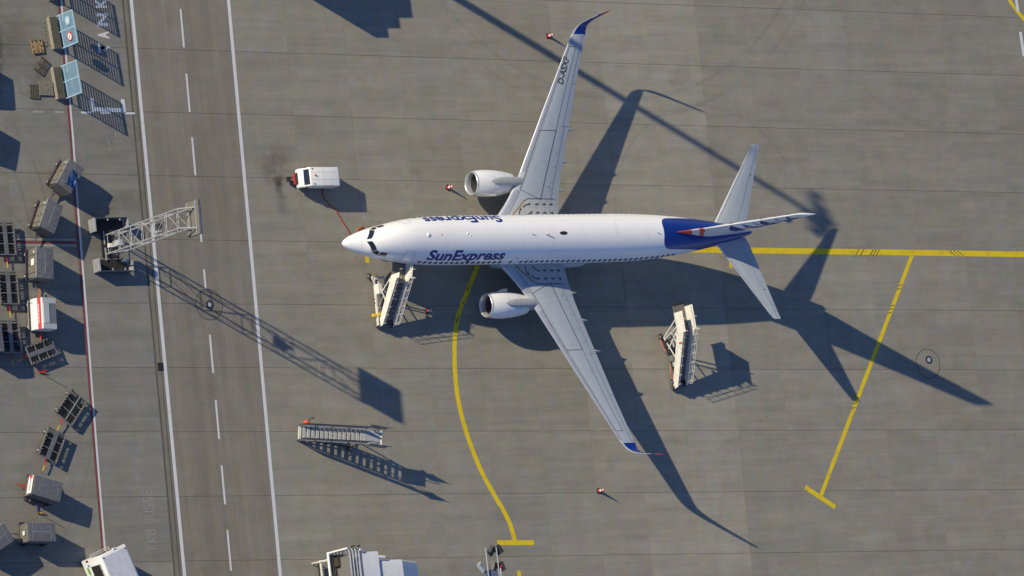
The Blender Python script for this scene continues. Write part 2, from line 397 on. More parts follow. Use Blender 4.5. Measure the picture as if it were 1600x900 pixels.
# yellow aircraft guide lines
line('taxi_line', [(34, -.36), (42.02, -.58), (56.40, -.94), (69.81, -1.30), (84, -1.68)], .48, P_YEL, apron, Z2)
line('guide_line', [(58.03, -1.2), (45.51, -20.96)], .36, P_YEL, apron, Z1)
line('stop_bar', [(44.07, -20.12), (46.87, -21.88)], .40, P_YEL, apron, Z3)
cv = [(16.2, 1.5), (15.3, -.1), (14.42, -1.54), (13.86, -2.46), (12.91, -3.94), (12.18, -5.21), (11.69, -6.48), (11.36, -8.02), (11.16, -9.80), (11.12, -11.85), (11.38, -13.90), (11.88, -15.96), (12.58, -17.92), (13.48, -19.74), (14.26, -21.15), (14.72, -22.3), (14.93, -23.5)]
def smoothpts(P, n=4):
    out = []
    for i in range(len(P)-1):
        q = [Vector((*P[max(0, min(len(P)-1, j))], 0)) for j in (i-1, i, i+1, i+2)]
        for t in range(n):
            t /= n
            out.append(tuple((.5*((2*q[1])+(-q[0]+q[2])*t+(2*q[0]-5*q[1]+4*q[2]-q[3])*t*t+(-q[0]+3*q[1]-3*q[2]+q[3])*t**3))[:2]))
    return out+[P[-1]]
line('guide_line', smoothpts(cv), .40, P_YEL, apron, Z1)
line('stop_bar', [(13.24, -23.56), (16.73, -23.69)], .40, P_YEL, apron, Z3)
line('guide_line', [(14.96, -25.85), (15.1, -33)], .36, P_YEL, apron, Z1)
line('position_mark', [(4.13, -.42), (4.08, -.98)], .36, P_YEL, apron, Z1)
line('position_mark', [(39.42, -1.45), (39.34, -1.95)], .3, P_YEL, apron, Z1)
line('guide_line', smoothpts([(69.5, 24.5), (71.76, 20.40), (73.07, 18.76), (75.2, 16.6), (79, 14)]), .34, P_YEL, apron, Z1)
for a, b in ((17.66, 15.57), (22.6, 19.41), (12.6, 10.5), (7.5, 5.4)):
    line('lane_dash', [(72.50+(a-17.66)*-.02, a), (72.55, b)], .30, P_WHITE, apron, Z2)
# tyre rubber across the yellow lines
for (x, y, ang) in ((52.4, -.85, 50), (52.9, -.87, 50), (53.9, -.9, 50), (54.2, -.9, 50), (54.5, -.92, 50), (62.3, -1.1, -42), (62.7, -1.1, -42), (63.1, -1.12, -42)):
    d = Vector((math.cos(R(ang)), math.sin(R(ang)), 0))*.33
    line('tyre_mark', [(x-d.x, y-d.y), (x+d.x, y+d.y)], .07, P_DARK, apron, Z3)
for t in (.13, .145, .215, .23, .245, .60, .62, .64):
    x, y = 58.03+(45.51-58.03)*t, -1.2+(-20.96+1.2)*t
    line('tyre_mark', [(x-.2, y+.02), (x+.2, y+.14)], .06, P_DARK, apron, Z3)
for (x, y, l) in ((11.93, -5.75, .5), (11.99, -5.6, .45), (13.3, -3.3, .3), (12.72, -4.35, .3), (13.36, -3.18, .25)):
    line('tyre_mark', [(x-.12, y-l/2), (x+.14, y+l/2)], .07, P_DARK, apron, Z3)
# lettering on the strip, read from the bottom of the picture upwards
def ground_letters(txt, x_base, x_top, y0, y1, mat, bold=.0):
    flat_text(txt, abs(x_base-x_top), y1-y0, (x_base, y0, 0), (.02, 1, 0), (-1, .0, 0), Z1, 'ground_lettering', mat, strip_r, bold)
for (ch_, xb, y0_, y1_) in (('T', -17.45, 15.80, 16.60), ('A', -17.35, 16.92, 17.50), ('N', -17.30, 17.92, 18.92), ('K', -17.25, 19.35, 20.10), ('E', -17.2, 20.6, 21.4)):
    ground_letters(ch_, xb, xb-1.02, y0_, y1_, P_WHITE, .035)
for q in ([(-19.56, 12.25), (-19.56, 11.15)], [(-16.78, 12.15), (-16.78, 11.05)]):
    line('ground_symbol', q, .33, P_WHITE, strip_r, Z1)
line('ground_symbol', [(-19.7, 11.38), (-16.7, 11.28)], .32, P_WHITE, strip_r, Z2)
for a, b in ((-24.93, -24.07), (-22.99, -22.2), (-20.64, -19.78), (-18.9, -18.0), (-16.75, -15.8)):
    line('dashed_line', [(a, 11.2-(a+25)*.018), (b, 11.2-(b+25)*.018)], .15, P_WHITE if a > -21 else P_THIN, strip_r, Z1)
def stroke_letters(strokes, y, h=.80, w=.36, x=-18.3, ph=.06):
    for s in strokes:
        line('ground_lettering', [(x-v*h, y+u*w) for u, v in s], ph, P_THIN, strip_r, Z1)
LET = {'F': [[(0, 0), (0, 1)], [(0, 1), (1, 1)], [(0, .5), (.8, .5)]], 'K': [[(0, 0), (0, 1)], [(1, 1), (.1, .5)], [(.1, .5), (1, 0)]],
       'B': [[(0, 0), (0, 1)], [(0, 1), (.8, 1), (1, .85), (1, .65), (.8, .5)], [(0, .5), (.8, .5), (1, .35), (1, .15), (.8, 0), (0, 0)]],
       'U': [[(0, 1), (0, .15), (.2, 0), (.8, 0), (1, .15), (1, 1)]], 'S': [[(1, .85), (.85, 1), (.15, 1), (0, .85), (0, .65), (1, .35), (1, .15), (.85, 0), (.15, 0), (0, .15)]],
       'E': [[(0, 0), (0, 1)], [(0, 1), (1, 1)], [(0, .5), (.8, .5)], [(0, 0), (1, 0)]]}
yy = -22.85
for chx in 'FKB BUSSE':
    if chx != ' ': stroke_letters(LET[chx], yy, x=-18.25-(-22.85-yy)*.02)
    yy += .545 if chx != ' ' else .33
for (x, y, s) in ((-18.6, 9.4, 'B'), (-17.8, 9.2, 'E'), (-18.5, 8.6, 'S')):
    line('faded_mark', [(x, y), (x+.05, y+.3)], .06, P_THIN, strip_r, Z1); line('faded_mark', [(x-.1, y-.4), (x+.2, y-.4)], .05, P_THIN, strip_r, Z1)
# hydrant pits: round cut in the paving with a small cover
def pit(x, y, ox, oy, fill, label):
    t = thing('hydrant_pit', label, 'pit cover', (x, y, 0))
    n = 40
    MB().prism([(1.19*math.cos(i*2*math.pi/n), 1.19*math.sin(i*2*math.pi/n)) for i in range(n)], -.04, .006).build('collar', fill, t).color = (.93, .93, .93, 1)
    rg = MB(); rg.lathe([(.004, 1.19), (.0075, 1.19), (.0075, 1.235), (.004, 1.235)], axis='Z', n=n); rg.build('groove', BLACK, t)
    r2 = MB(); r2.lathe([(.006, .20), (.035, .20), (.035, .33), (.006, .33)], (ox, oy, 0), 'Z', n=28); r2.build('ring', DARK, t)
    MB().prism([(ox+.2*math.cos(i*2*math.pi/24), oy+.2*math.sin(i*2*math.pi/24)) for i in range(24)], .006, .02).build('cover', LGREY, t)
pit(-11.03, -4.05, .05, 0.0, C_ROAD, 'round fuel hydrant pit in the service road under the lattice shadow')
pit(58.26, -10.28, .11, .32, C_APRON, 'round fuel hydrant pit touched by the tail fin shadow, right of the yellow line')

# ------------------------------------------------------------------ AIRCRAFT
YC = .06
FS = [  # x, zc, half width, up, down
 (0.00, 2.86, .02, .02, .02), (.06, 2.86, .14, .14, .14), (.18, 2.87, .26, .26, .26), (.4, 2.88, .41, .42, .42), (.7, 2.90, .57, .56, .57), (1.1, 2.93, .73, .73, .74),
 (1.6, 2.97, .90, .95, .93), (2.1, 3.02, 1.05, 1.32, 1.10), (2.5, 3.06, 1.15, 1.53, 1.22), (2.9, 3.1, 1.24, 1.69, 1.34), (3.4, 3.15, 1.34, 1.83, 1.47), (4.0, 3.20, 1.46, 1.95, 1.61), (4.8, 3.26, 1.61, 2.04, 1.77),
 (5.8, 3.30, 1.75, 2.07, 1.90), (7.0, 3.33, 1.86, 2.06, 1.98), (8.4, 3.34, 1.925, 2.05, 2.01), (10, 3.34, 1.945, 2.05, 2.02), (12, 3.34, 1.945, 2.05, 2.02), (16, 3.34, 1.945, 2.05, 2.02), (20, 3.34, 1.945, 2.05, 2.02), (23.5, 3.34, 1.945, 2.05, 2.0),
 (25.5, 3.36, 1.93, 2.03, 1.93), (27.5, 3.42, 1.87, 1.97, 1.78), (29.5, 3.56, 1.74, 1.83, 1.58), (31.5, 3.78, 1.52, 1.60, 1.32), (33.5, 4.08, 1.22, 1.28, 1.02), (35.2, 4.38, .90, .94, .74), (36.6, 4.66, .58, .60, .48), (37.5, 4.84, .33, .35, .30), (38.02, 4.92, .17, .18, .17)]
def fsec(x):
    x = max(0, min(38.02, x))
    for i in range(len(FS)-1):
        if x <= FS[i+1][0]: break
    def cr(k):
        p = [FS[max(0, min(len(FS)-1, j))] for j in (i-1, i, i+1, i+2)]
        t = (x-p[1][0])/(p[2][0]-p[1][0]); h = p[2][0]-p[1][0]
        m1 = (p[2][k]-p[0][k])/max(p[2][0]-p[0][0], 1e-6)*h; m2 = (p[3][k]-p[1][k])/max(p[3][0]-p[1][0], 1e-6)*h
        if i == 0: m1 = (p[2][k]-p[1][k])*1.3
        return (2*t**3-3*t*t+1)*p[1][k]+(t**3-2*t*t+t)*m1+(-2*t**3+3*t*t)*p[2][k]+(t**3-t*t)*m2
    return tuple(cr(k) for k in (1, 2, 3, 4))
def fpt(x, phi, off=0.):
    """phi: angle from starboard horizontal (+Y), 90 deg = crown, 180 = port"""
    zc, w, u, d = fsec(x); c, s_ = math.cos(phi), math.sin(phi)
    h = u if s_ >= 0 else d
    n = Vector((0, c/max(w, .01), s_/max(h, .01))).normalized()
    return Vector((x, YC+w*c, zc+h*s_))+n*off
plane = thing('passenger_aircraft', 'white twin-engine passenger jet with blue tail parked on the concrete apron', 'airplane')
def fuselage_material():
    m, nt, bs = newmat('fuselage_paint')
    tc = nn(nt, 'ShaderNodeTexCoord').outputs['Object']; sp = nn(nt, 'ShaderNodeSeparateXYZ'); nt.links.new(tc, sp.inputs[0])
    x, y, z = sp.outputs; ay = mathn(nt, 'ABSOLUTE', mathn(nt, 'SUBTRACT', y, YC))
    # rounded front of the blue saddle
    ex = mathn(nt, 'MAXIMUM', mathn(nt, 'SUBTRACT', 30.15, x), 0.0); ey = mathn(nt, 'MAXIMUM', mathn(nt, 'SUBTRACT', ay, .45), 0.0)
    d = mathn(nt, 'ADD', mathn(nt, 'POWER', mathn(nt, 'DIVIDE', ex, 1.0), 2.6), mathn(nt, 'POWER', mathn(nt, 'DIVIDE', ey, .82), 2.6))
    sad = mathn(nt, 'MULTIPLY', mathn(nt, 'LESS_THAN', d, 1.0), mathn(nt, 'GREATER_THAN', z, 3.9))
    aft = mathn(nt, 'GREATER_THAN', mathn(nt, 'ADD', x, mathn(nt, 'MULTIPLY', ay, -.9)), 32.35)
    f = mathn(nt, 'MAXIMUM', sad, aft)
    n1 = noise(nt, scaled(nt, tc, (.6, 1, 1)), 1.2, 5, .6); n2 = noise(nt, scaled(nt, tc, (6, .8, .8)), 1., 4, .6)
    wh = mixc(nt, rng(nt, n1, .45, .8, 0, .25), (.84, .84, .84), (.72, .72, .71))
    wh = mixc(nt, rng(nt, n2, .55, .8, 0, .10), wh, (.55, .54, .52))
    c = mixc(nt, f, wh, (.003, .026, .215)); nt.links.new(c, bs.inputs['Base Color'])
    bs.inputs['Roughness'].default_value = .32; bs.inputs['Coat Weight'].default_value = .25; bs.inputs['Coat Roughness'].default_value = .12
    return m
FUS = fuselage_material()
mb = MB(); NS = 64; xs = []
x = 0.0
while x < 38.0:
    xs.append(x); x += .05 if x < .5 else .15 if x < 4.5 else .4
xs.append(38.02)
for x in xs:
    for i in range(NS): mb.v.append(tuple(fpt(x, 2*math.pi*i/NS)))
for k in range(len(xs)-1):
    for i in range(NS):
        j = (i+1) % NS; mb.f.append((k*NS+i, (k+1)*NS+i, (k+1)*NS+j, k*NS+j)); mb.m.append(0)
mb.f.append(tuple(range(NS))); mb.m.append(0); mb.f.append(tuple(range((len(xs)-1)*NS, len(xs)*NS))[::-1]); mb.m.append(0)
fus = mb.build('fuselage', FUS, plane, smooth=True)
MB().lathe([(37.9, .16), (38.12, .15), (38.12, .10), (37.95, .09)], (0, YC, 4.92), 'X', 20).build('exhaust_pipe', GALV, fus, smooth=True)
def fpatch(name, quad, mat, parent, off=.006, nu=6, nv=4):
    """quad of (x, phi_deg) corners laid on the skin"""
    (a, b, c, d) = quad; mb = MB()
    for j in range(nv+1):
        for i in range(nu+1):
            u, v = i/nu, j/nv
            xx = (a[0]*(1-u)+b[0]*u)*(1-v)+(d[0]*(1-u)+c[0]*u)*v; pp = (a[1]*(1-u)+b[1]*u)*(1-v)+(d[1]*(1-u)+c[1]*u)*v
            mb.v.append(tuple(fpt(xx, R(pp), off)))
    for j in range(nv):
        for i in range(nu):
            q = j*(nu+1)+i; mb.f.append((q, q+1, q+nu+2, q+nu+1)); mb.m.append(0)
    return mb.build(name, mat, parent, smooth=True, fix=False)
def fline(mb, p, q, w=.02, off=.007, n=8):
    prev = None
    for i in range(n+1):
        t = i/n; xx = p[0]+(q[0]-p[0])*t; pp = R(p[1]+(q[1]-p[1])*t); rad = 1.95
        d = Vector((q[0]-p[0], (q[1]-p[1])*R(1)*rad)).normalized(); nx, np_ = -d.y*w/2, d.x*w/2/rad
        a = tuple(fpt(xx+nx, pp+np_, off)); b = tuple(fpt(xx-nx, pp-np_, off))
        k = len(mb.v); mb.v += [a, b]
        if i: mb.f.append((k-2, k-1, k+1, k)); mb.m.append(0)
LINEM = M('panel_line', (.16, .17, .19), .6, wear=.1, bmp=0)
LINEB = M('black_outline', (.03, .03, .035), .6, wear=.1, bmp=0)
# cabin windows, both sides
wq = MB()
for i in range(10):
    a = 2*math.pi*i/10; wq.v.append(((.125*math.copysign(abs(math.cos(a))**.7, math.cos(a))*1.12), .012, .20*math.copysign(abs(math.sin(a))**.7, math.sin(a)))); 
wq.v += [(v[0], -.012, v[2]) for v in wq.v[:10]]
wq.f = [tuple(range(10)), tuple(range(10, 20))[::-1]]+[(i, (i+1) % 10, 10+(i+1) % 10, 10+i) for i in range(10)]; wq.m = [0]*12
w0o = None
wx = [6.35+.508*i for i in range(49)]
skip = {16, 18}
for side in (1, -1):
    for i, x in enumerate(wx):
        if i in skip: continue
        phi = math.asin((3.83-3.34)/2.05); phi = phi if side > 0 else math.pi-phi
        p = fpt(x, phi, -.004); q1 = fpt(x, phi+.05); q2 = fpt(x, phi-.05)
        tilt = math.atan2(abs(q1.y-q2.y), abs(q1.z-q2.z))
        yawc = math.atan2(fpt(x+.3, phi).y-fpt(x-.3, phi).y, .6)
        rot = (tilt*side, 0, yawc)
        if w0o is None:
            w0o = wq.build('cabin_window', M('window_pane', (.05, .055, .07), .15, bmp=0), fus); w0o.location = p; w0o.rotation_euler = rot
        else: inst(w0o, 'cabin_window', fus, p, rot)
# windscreen panes: port side quads in (x, phi), mirrored
panes = [[(1.60, 95.5), (2.05, 143), (2.32, 133), (1.92, 95.5)], [(2.10, 147), (2.60, 160), (2.62, 144), (2.37, 136.5)], [(2.67, 160), (3.30, 160), (3.26, 145), (2.76, 142.5)]]
def refine(quad, side):
    return [(x, p if side < 0 else 180-p) for x, p in quad]
fr = MB()
for q in panes:
    for side in (1, -1):
        fpatch('windscreen_pane', refine(q, side), GLASS, fus, off=.012, nu=6, nv=6)
        qq = refine(q, side)
        for a, b in zip(qq, qq[1:]+qq[:1]): fline(fr, a, b, .02, .014, 8)
fr.build('windscreen_frame', MGREY, fus, fix=False)
# doors and hatches drawn as their seams
def rrect(mb, x0, x1, a0, a1, w=.022):
    r = .12; ra = r/1.95*180/math.pi; s_ = 1 if a1 > a0 else -1
    P = [(x0+r, a0), (x1-r, a0), (x1, a0+s_*ra), (x1, a1-s_*ra), (x1-r, a1), (x0+r, a1), (x0, a1-s_*ra), (x0, a0+s_*ra)]
    for p, q in zip(P, P[1:]+P[:1]): fline(mb, p, q, w)
dl = MB(); rrect(dl, 4.62, 5.52, 193, 131); rrect(dl, 4.7, 5.5, -12, 44); rrect(dl, 33.1, 33.95, 190, 150, .02); rrect(dl, 33.1, 33.95, -10, 30, .02)
dl.build('door_seam', LINEM, fus, fix=False)
dl = MB()
for x in (15.05, 16.1): rrect(dl, x, x+.52, 176, 152, .02); rrect(dl, x, x+.52, 4, 28, .02)
fline(dl, (1.25, 0), (1.25, 180), .015); fline(dl, (24.6, 100), (24.6, 60), .015)
dl.build('hatch_seam', LINEM, fus, fix=False)
sj = MB()
for x in (4.3, 8.3, 12.2, 15.6, 18.4, 21.4, 27.6): fline(sj, (x, -20), (x, 200), .012, .005, 24)
for x0_, x1_, ph_ in ((4.3, 28.5, 127), (4.3, 28.5, 53), (6, 28, 150), (6, 28, 30)): fline(sj, (x0_, ph_), (x1_, ph_), .008, .005, 40)
sj.build('skin_joint', M('skin_joint_grey', (.64, .64, .66), .5, bmp=0), fus, fix=False)
for (x, y, r) in ((6.48, .1, .17), (10.18, .15, .10), (10.46, -.02, .08), (7.69, .1, .09)):
    z = fsec(x)[0]+fsec(x)[2]
    d = MB().lathe([(0, r), (r*.35, r*.86), (r*.6, r*.45), (r*.68, .01)], (x, y+YC, z-.02), 'Z', 16); d.build('antenna_dome', WHITE if x != 7.69 else YELLOW, fus, smooth=True)
zz = 5.375
ds = MB(); n = 24
ds.prism([(19.4+.42*math.cos(a)*(1 if math.cos(a) < 0 else .8), .08+YC+.15*math.sin(a)) for a in [2*math.pi*i/n for i in range(n)]], zz-.05, zz+.03).build('antenna_fairing', BLACK, fus, bevel=.015)
for (x0, x1, h) in ((16.3, 16.45, .14), (17.55, 17.8, .30), (28.35, 28.5, .2)):
    z = fsec(x0)[0]+fsec(x0)[2]-.03
    MB().hexa([(x0, YC-.02, z), (x1, YC-.02, z), (x1, YC+.02, z), (x0, YC+.02, z), (x0+.2, YC-.012, z+h), (x1+.08, YC-.012, z+h), (x1+.08, YC+.012, z+h), (x0+.2, YC+.012, z+h)]).build('antenna_blade', LGREY if x0 > 17 else DARK, fus)
MB().tube((1.3, -1.22+.2, 2.75), (1.15, -1.35+.2, 2.78), .02).build('pitot_probe', DARK, fus)
# livery lettering wrapped on the skin
LIV = M('livery_navy', (.003, .018, .18), .5, wear=.03, bmp=0)
def fuse_text(side):
    bm, (x0, x1, y0, y1) = text2d('SunExpress', 1.0, .032)
    # cap height is measured on S..E, the descender of p hangs below
    capl = .0; caph = .73
    geom = lambda: bm.verts[:]+bm.edges[:]+bm.faces[:]
    k = y0
    while k < y1:
        bmesh.ops.bisect_plane(bm, geom=geom(), plane_co=(0, k, 0), plane_no=(0, 1, 0)); k += .06
    L = 7.30; PH0, PH1 = 26.5, 56.5
    for v in bm.verts:
        u = (v.co.x-x0)/(x1-x0); t = v.co.y/caph
        ph = PH0+(PH1-PH0)*t
        s_ = u*L + .06*t
        if side < 0: v.co = fpt(6.70+s_, R(180-ph), .008)
        else: v.co = fpt(14.05-s_, R(ph), .008)
    o = bm_obj(bm, 'livery_lettering', LIV, fus); return o
fuse_text(-1); fuse_text(1)
# wing-body fairing
mb = MB(); prof = [(12.9, .05, 1.6, 1.2), (13.8, 1.2, 1.95, 1.0), (15.0, 1.95, 2.25, .95), (16.5, 2.12, 2.42, .92), (19, 2.15, 2.45, .92), (21.5, 2.12, 2.42, .95), (23.2, 1.98, 2.2, 1.05), (24.8, 1.4, 1.9, 1.2), (26.2, .1, 1.7, 1.35)]
n = 24
for x, w, zt, zb in prof:
    for i in range(n):
        a = 2*math.pi*i/n; c, s_ = math.cos(a), math.sin(a)
        mb.v.append((x, YC+w*math.copysign(abs(c)**.55, c), (zt+zb)/2+(zt-zb)/2*math.copysign(abs(s_)**.6, s_)))
for k in range(len(prof)-1):
    for i in range(n):
        j = (i+1) % n; mb.f.append((k*n+i, (k+1)*n+i, (k+1)*n+j, k*n+j)); mb.m.append(0)
mb.build('belly_fairing', LGREY, plane, smooth=True)

# wings --------------------------------------------------------------
def lerp(t, T):
    for i in range(len(T)-1):
        if t <= T[i+1][0] or i == len(T)-2:
            a, b = T[i], T[i+1]; f = (t-a[0])/(b[0]-a[0]); return tuple(a[k]+(b[k]-a[k])*f for k in range(1, len(a)))
WT = [  # span y, x leading edge, x trailing edge, z, thickness ratio
 (1.2, 14.55, 21.25, 2.10, .135), (2.2, 15.42, 21.30, 2.22, .13), (3.4, 16.45, 21.42, 2.35, .125), (4.9, 17.42, 21.68, 2.52, .12), (7.5, 18.80, 22.36, 2.80, .112), (10, 20.12, 23.05, 3.06, .108), (13, 21.72, 23.88, 3.38, .105), (16.55, 23.62, 24.97, 3.76, .10)]
def prof_t(f):   # airfoil half thickness profile
    return 5*(.2969*math.sqrt(max(f, 0))-.126*f-.3516*f*f+.2843*f**3-.1036*f**4)
def wpt(y, f, side, up=1, off=0.):
    le, te, z, tc = lerp(abs(y), WT); c = te-le; th = prof_t(f)*tc*c
    camber = .012*c*math.sin(math.pi*f)
    return Vector((le+f*c, side*abs(y), z+camber+(th*.95 if up > 0 else -th*.95)+off*up))
def wing_material():
    m, nt, bs = newmat('wing_paint')
    tc = nn(nt, 'ShaderNodeTexCoord').outputs['Object']
    a = noise(nt, scaled(nt, tc, (1, .5, 1)), 1.6, 6, .65); b = noise(nt, scaled(nt, tc, (.6, 8, 1)), 1., 4, .6); g = noise(nt, tc, 20, 2, .5)
    c = mixc(nt, rng(nt, a, .4, .75, 0, .5), (.415, .46, .50), (.345, .385, .425))
    c = mixc(nt, rng(nt, b, .5, .8, 0, .28), c, (.27, .275, .28)); c = mixc(nt, rng(nt, g, .55, .75, 0, .1), c, (.25, .25, .25))
    nt.links.new(c, bs.inputs['Base Color']); bs.inputs['Roughness'].default_value = .42; bs.inputs['Coat Weight'].default_value = .1
    return m
WINGM = wing_material()
SLATM = M('bare_aluminium', (.62, .64, .68), .36, .6, wear=.2, wcol=(.45, .47, .5), scale=2, bmp=0)
FLAPM = M('flap_paint', (.34, .38, .42), .4, wear=.2)
WALK = M('walkway_paint', (.47, .49, .50), .6, wear=.3, wcol=(.33, .33, .32))
GOLD = M('ochre_walkway_edge', (.42, .22, .03), .6, wear=.25)
FR = [0, .004, .012, .03, .06, .1, .16, .24, .34, .46, .58, .7, .82, .92, 1.0]
def loft(name, secs, mat, parent, closed_ends=True):
    """secs: list of rings (lists of points, same count)"""
    mb = MB(); n = len(secs[0])
    for s_ in secs: mb.v += [tuple(p) for p in s_]
    for k in range(len(secs)-1):
        for i in range(n):
            j = (i+1) % n; mb.f.append((k*n+i, k*n+j, (k+1)*n+j, (k+1)*n+i)); mb.m.append(0)
    if closed_ends:
        mb.f.append(tuple(range(n))[::-1]); mb.m.append(0); mb.f.append(tuple(range((len(secs)-1)*n, len(secs)*n))); mb.m.append(0)
    return mb.build(name, mat, parent, smooth=True)
def wline(mb, p, q, side, w=.03, off=.008, n=14):
    for i in range(n+1):
        t = i/n; y = p[0]+(q[0]-p[0])*t; f = p[1]+(q[1]-p[1])*t
        a = wpt(y, f, side, 1, off); le, te, _, _ = lerp(y, WT)
        d = (wpt(q[0], q[1], side)-wpt(p[0], p[1], side)); d.z = 0; d.normalize(); nr = Vector((-d.y, d.x, 0))*w/2
        k = len(mb.v); mb.v += [tuple(a+nr), tuple(a-nr)]
        if i: mb.f.append((k-2, k-1, k+1, k)); mb.m.append(0)
for side in (1, -1):
    wing = thing_part = None
    ys = [1.2, 1.7, 2.2, 2.8, 3.4, 4.1, 4.9, 6, 7.5, 9, 10, 11.5, 13, 14.5, 15.6, 16.55]
    secs = []
    for y in ys:
        ring = [wpt(y, f, side, 1) for f in FR[::-1]]+[wpt(y, f, side, -1) for f in FR[1:-1]]
        secs.append(ring if side > 0 else ring[::-1])
    wing = loft('wing', secs, WINGM, plane)
    # slats: thin bare metal shells over the nose of the wing, in five lengths plus inboard krueger panel
    for (ya, yb, fb) in ((2.0, 4.15, .13), (5.6, 8.2, .12), (8.22, 10.9, .125), (10.92, 13.6, .13), (13.62, 16.3, .135)):
        rings = []
        for k in range(5):
            y = ya+(yb-ya)*k/4; fs = [fb*t for t in (1, .7, .45, .25, .1, .03, 0)]
            rings.append([wpt(y, f, side, 1, .006)-Vector((.006 if f < .01 else 0, 0, 0)) for f in fs]+[wpt(y, f, side, -1, .006) for f in (.004, .012, .03, .06)])
        mbs_ = MB(); n = len(rings[0])
        for r_ in rings: mbs_.v += [tuple(p) for p in r_]
        for k in range(4):
            for i in range(n-1): mbs_.f.append((k*n+i, k*n+i+1, (k+1)*n+i+1, (k+1)*n+i)); mbs_.m.append(0)
        mbs_.build('slat', SLATM, wing, smooth=True)
    # seams
    ol = MB()
    A, B, C, D = (3.95, .25), (3.45, .62), (8.9, .35), (8.9, .715)
    def fx(y, x): le, te, _, _ = lerp(y, WT); return (x-le)/(te-le)
    a = (4.2, fx(4.2, 17.55+.0)); b = (3.35, fx(3.35, 19.48)); c = (8.87, fx(8.87, 19.88)); d = (8.87, fx(8.87, 21.46)); e = (15.55, fx(15.55, 23.27)); f_ = (15.55, fx(15.55, 23.93))
    for p, q, w in ((a, c, .045), (b, d, .05), (a, b, .035), (c, d, .045), (c, e, .028), (d, f_, .028), (e, f_, .03)): wline(ol, p, q, side, w)
    ol.build('tank_outline', LINEB, wing, fix=False)
    # spoilers and flap seams aft of the box
    sm = MB()
    for p, q in (((2.2, .83), (9.2, .845)), ((9.2, .80), (16.4, .80)), ((9.2, .80), (9.2, 1.0)), ((12.6, .80), (12.6, 1.0)), ((16.4, .8), (16.4, 1.)), ((2.2, .145), (16.4, .165))): wline(sm, p, q, side, .03)
    for y in (4.75, 5.95, 7.1, 8.2, 9.2): wline(sm, (y, .74), (y, .845), side, .02, n=3)
    for y in (6.6, 11.2, 14.3): wline(sm, (y, .165), (y, .24), side, .012, n=3)
    sm.build('flap_seam', LINEM, wing, fix=False)
    hx = MB()
    for p, q in (((4.45, .76), (4.15, .80)), ((4.15, .80), (3.95, .78)), ((4.45, .76), (4.3, .72))): wline(hx, p, q, side, .03, n=3)
    hx.build('hatch_seam', LINEM, wing, fix=False)
    # walkway: paler patch with black border, ochre edge, arrows
    yw = 3.42
    wk = MB(); P = [(1.85, 16.25), (2.9, 17.40), (3.25, 17.85), (yw, 18.15), (yw, 20.95), (1.85, 20.95)]
    # fan patch rows
    rowsw = [1.85, 2.1, 2.4, 2.7, 2.9, 3.1, 3.25, 3.36, yw]
    def xs_at(y):
        x0 = lerp(y, [(1.85, 16.25), (2.9, 17.40), (3.25, 17.80), (yw, 18.2)])[0]; return x0, 20.95
    NN = 12
    for y in rowsw:
        x0, x1 = xs_at(y)
        for i in range(NN+1): xx = x0+(x1-x0)*i/NN; wk.v.append(tuple(wpt(y, fx(y, xx), side, 1, .005)))
    for k in range(len(rowsw)-1):
        for i in range(NN): q = k*(NN+1)+i; wk.f.append((q, q+1, q+NN+2, q+NN+1)); wk.m.append(0)
    wk.build('walkway', WALK, wing, smooth=True, fix=False)
    bo = MB()
    wline(bo, (3.43, fx(3.43, 18.15)), (3.43, fx(3.43, 20.97)), side, .055, .012)
    wline(bo, (3.25, fx(3.25, 17.80)), (3.43, fx(3.43, 18.18)), side, .055, .012, 4)
    bo.build('walkway_border', LINEB, wing, fix=False)
    go = MB(); wline(go, (1.9, fx(1.9, 16.32)), (3.25, fx(3.25, 17.80)), side, .10, .014); go.build('walkway_edge', GOLD, wing, fix=False)
    def arrow(pts):
        ar = MB()
        for p, q in zip(pts, pts[1:]): wline(ar, (p[1], fx(p[1], p[0])), (q[1], fx(q[1], q[0])), side, .085, .013, 4)
        (x1, y1), (x0, y0) = pts[-1], pts[-2]; dd = Vector((x1-x0, y1-y0)).normalized(); nn_ = Vector((-dd.y, dd.x))
        tri = [Vector((x1, y1))+dd*.22, Vector((x1, y1))+nn_*.11-dd*.0, Vector((x1, y1))-nn_*.11]
        k = len(ar.v); ar.v += [tuple(wpt(t.y, fx(t.y, t.x), side, 1, .015)) for t in tri]; ar.f.append((k, k+1, k+2)); ar.m.append(0)
        ar.build('walkway_arrow', LINEB, wing, fix=False)
    arrow([(17.15, 1.95), (17.25, 2.3), (17.38, 2.55)])
    arrow([(17.65, 2.75), (17.9, 2.93), (18.25, 3.0)])
    arrow([(17.95, 1.95), (18.1, 2.2), (18.4, 2.33)])
    for x_ in (19.0, 19.75, 20.5): arrow([(x_-.13, 3.0), (x_+.08, 3.0)]); arrow([(x_-.13+.02, 2.33), (x_+.1, 2.33)])
    # flap track fairings poking out behind the trailing edge
    for (y, L) in ((4.15, .55), (6.42, .62), (8.97, .62)):
        le, te, z, _ = lerp(y, WT)
        mf = MB().lathe([(-1.5, .02), (-1.1, .13), (-.5, .17), (0, .15), (.3, .09), (L+.05, .012)], (te+.02, side*y, z-.17), 'X', 14, sq=(1, 1.3)); mf.build('flap_fairing', LGREY, wing, smooth=True)
    # winglet -----------------------------------------------------
    n = 9; secs = []
    le0, te0, z0, tc0 = lerp(16.55, WT)
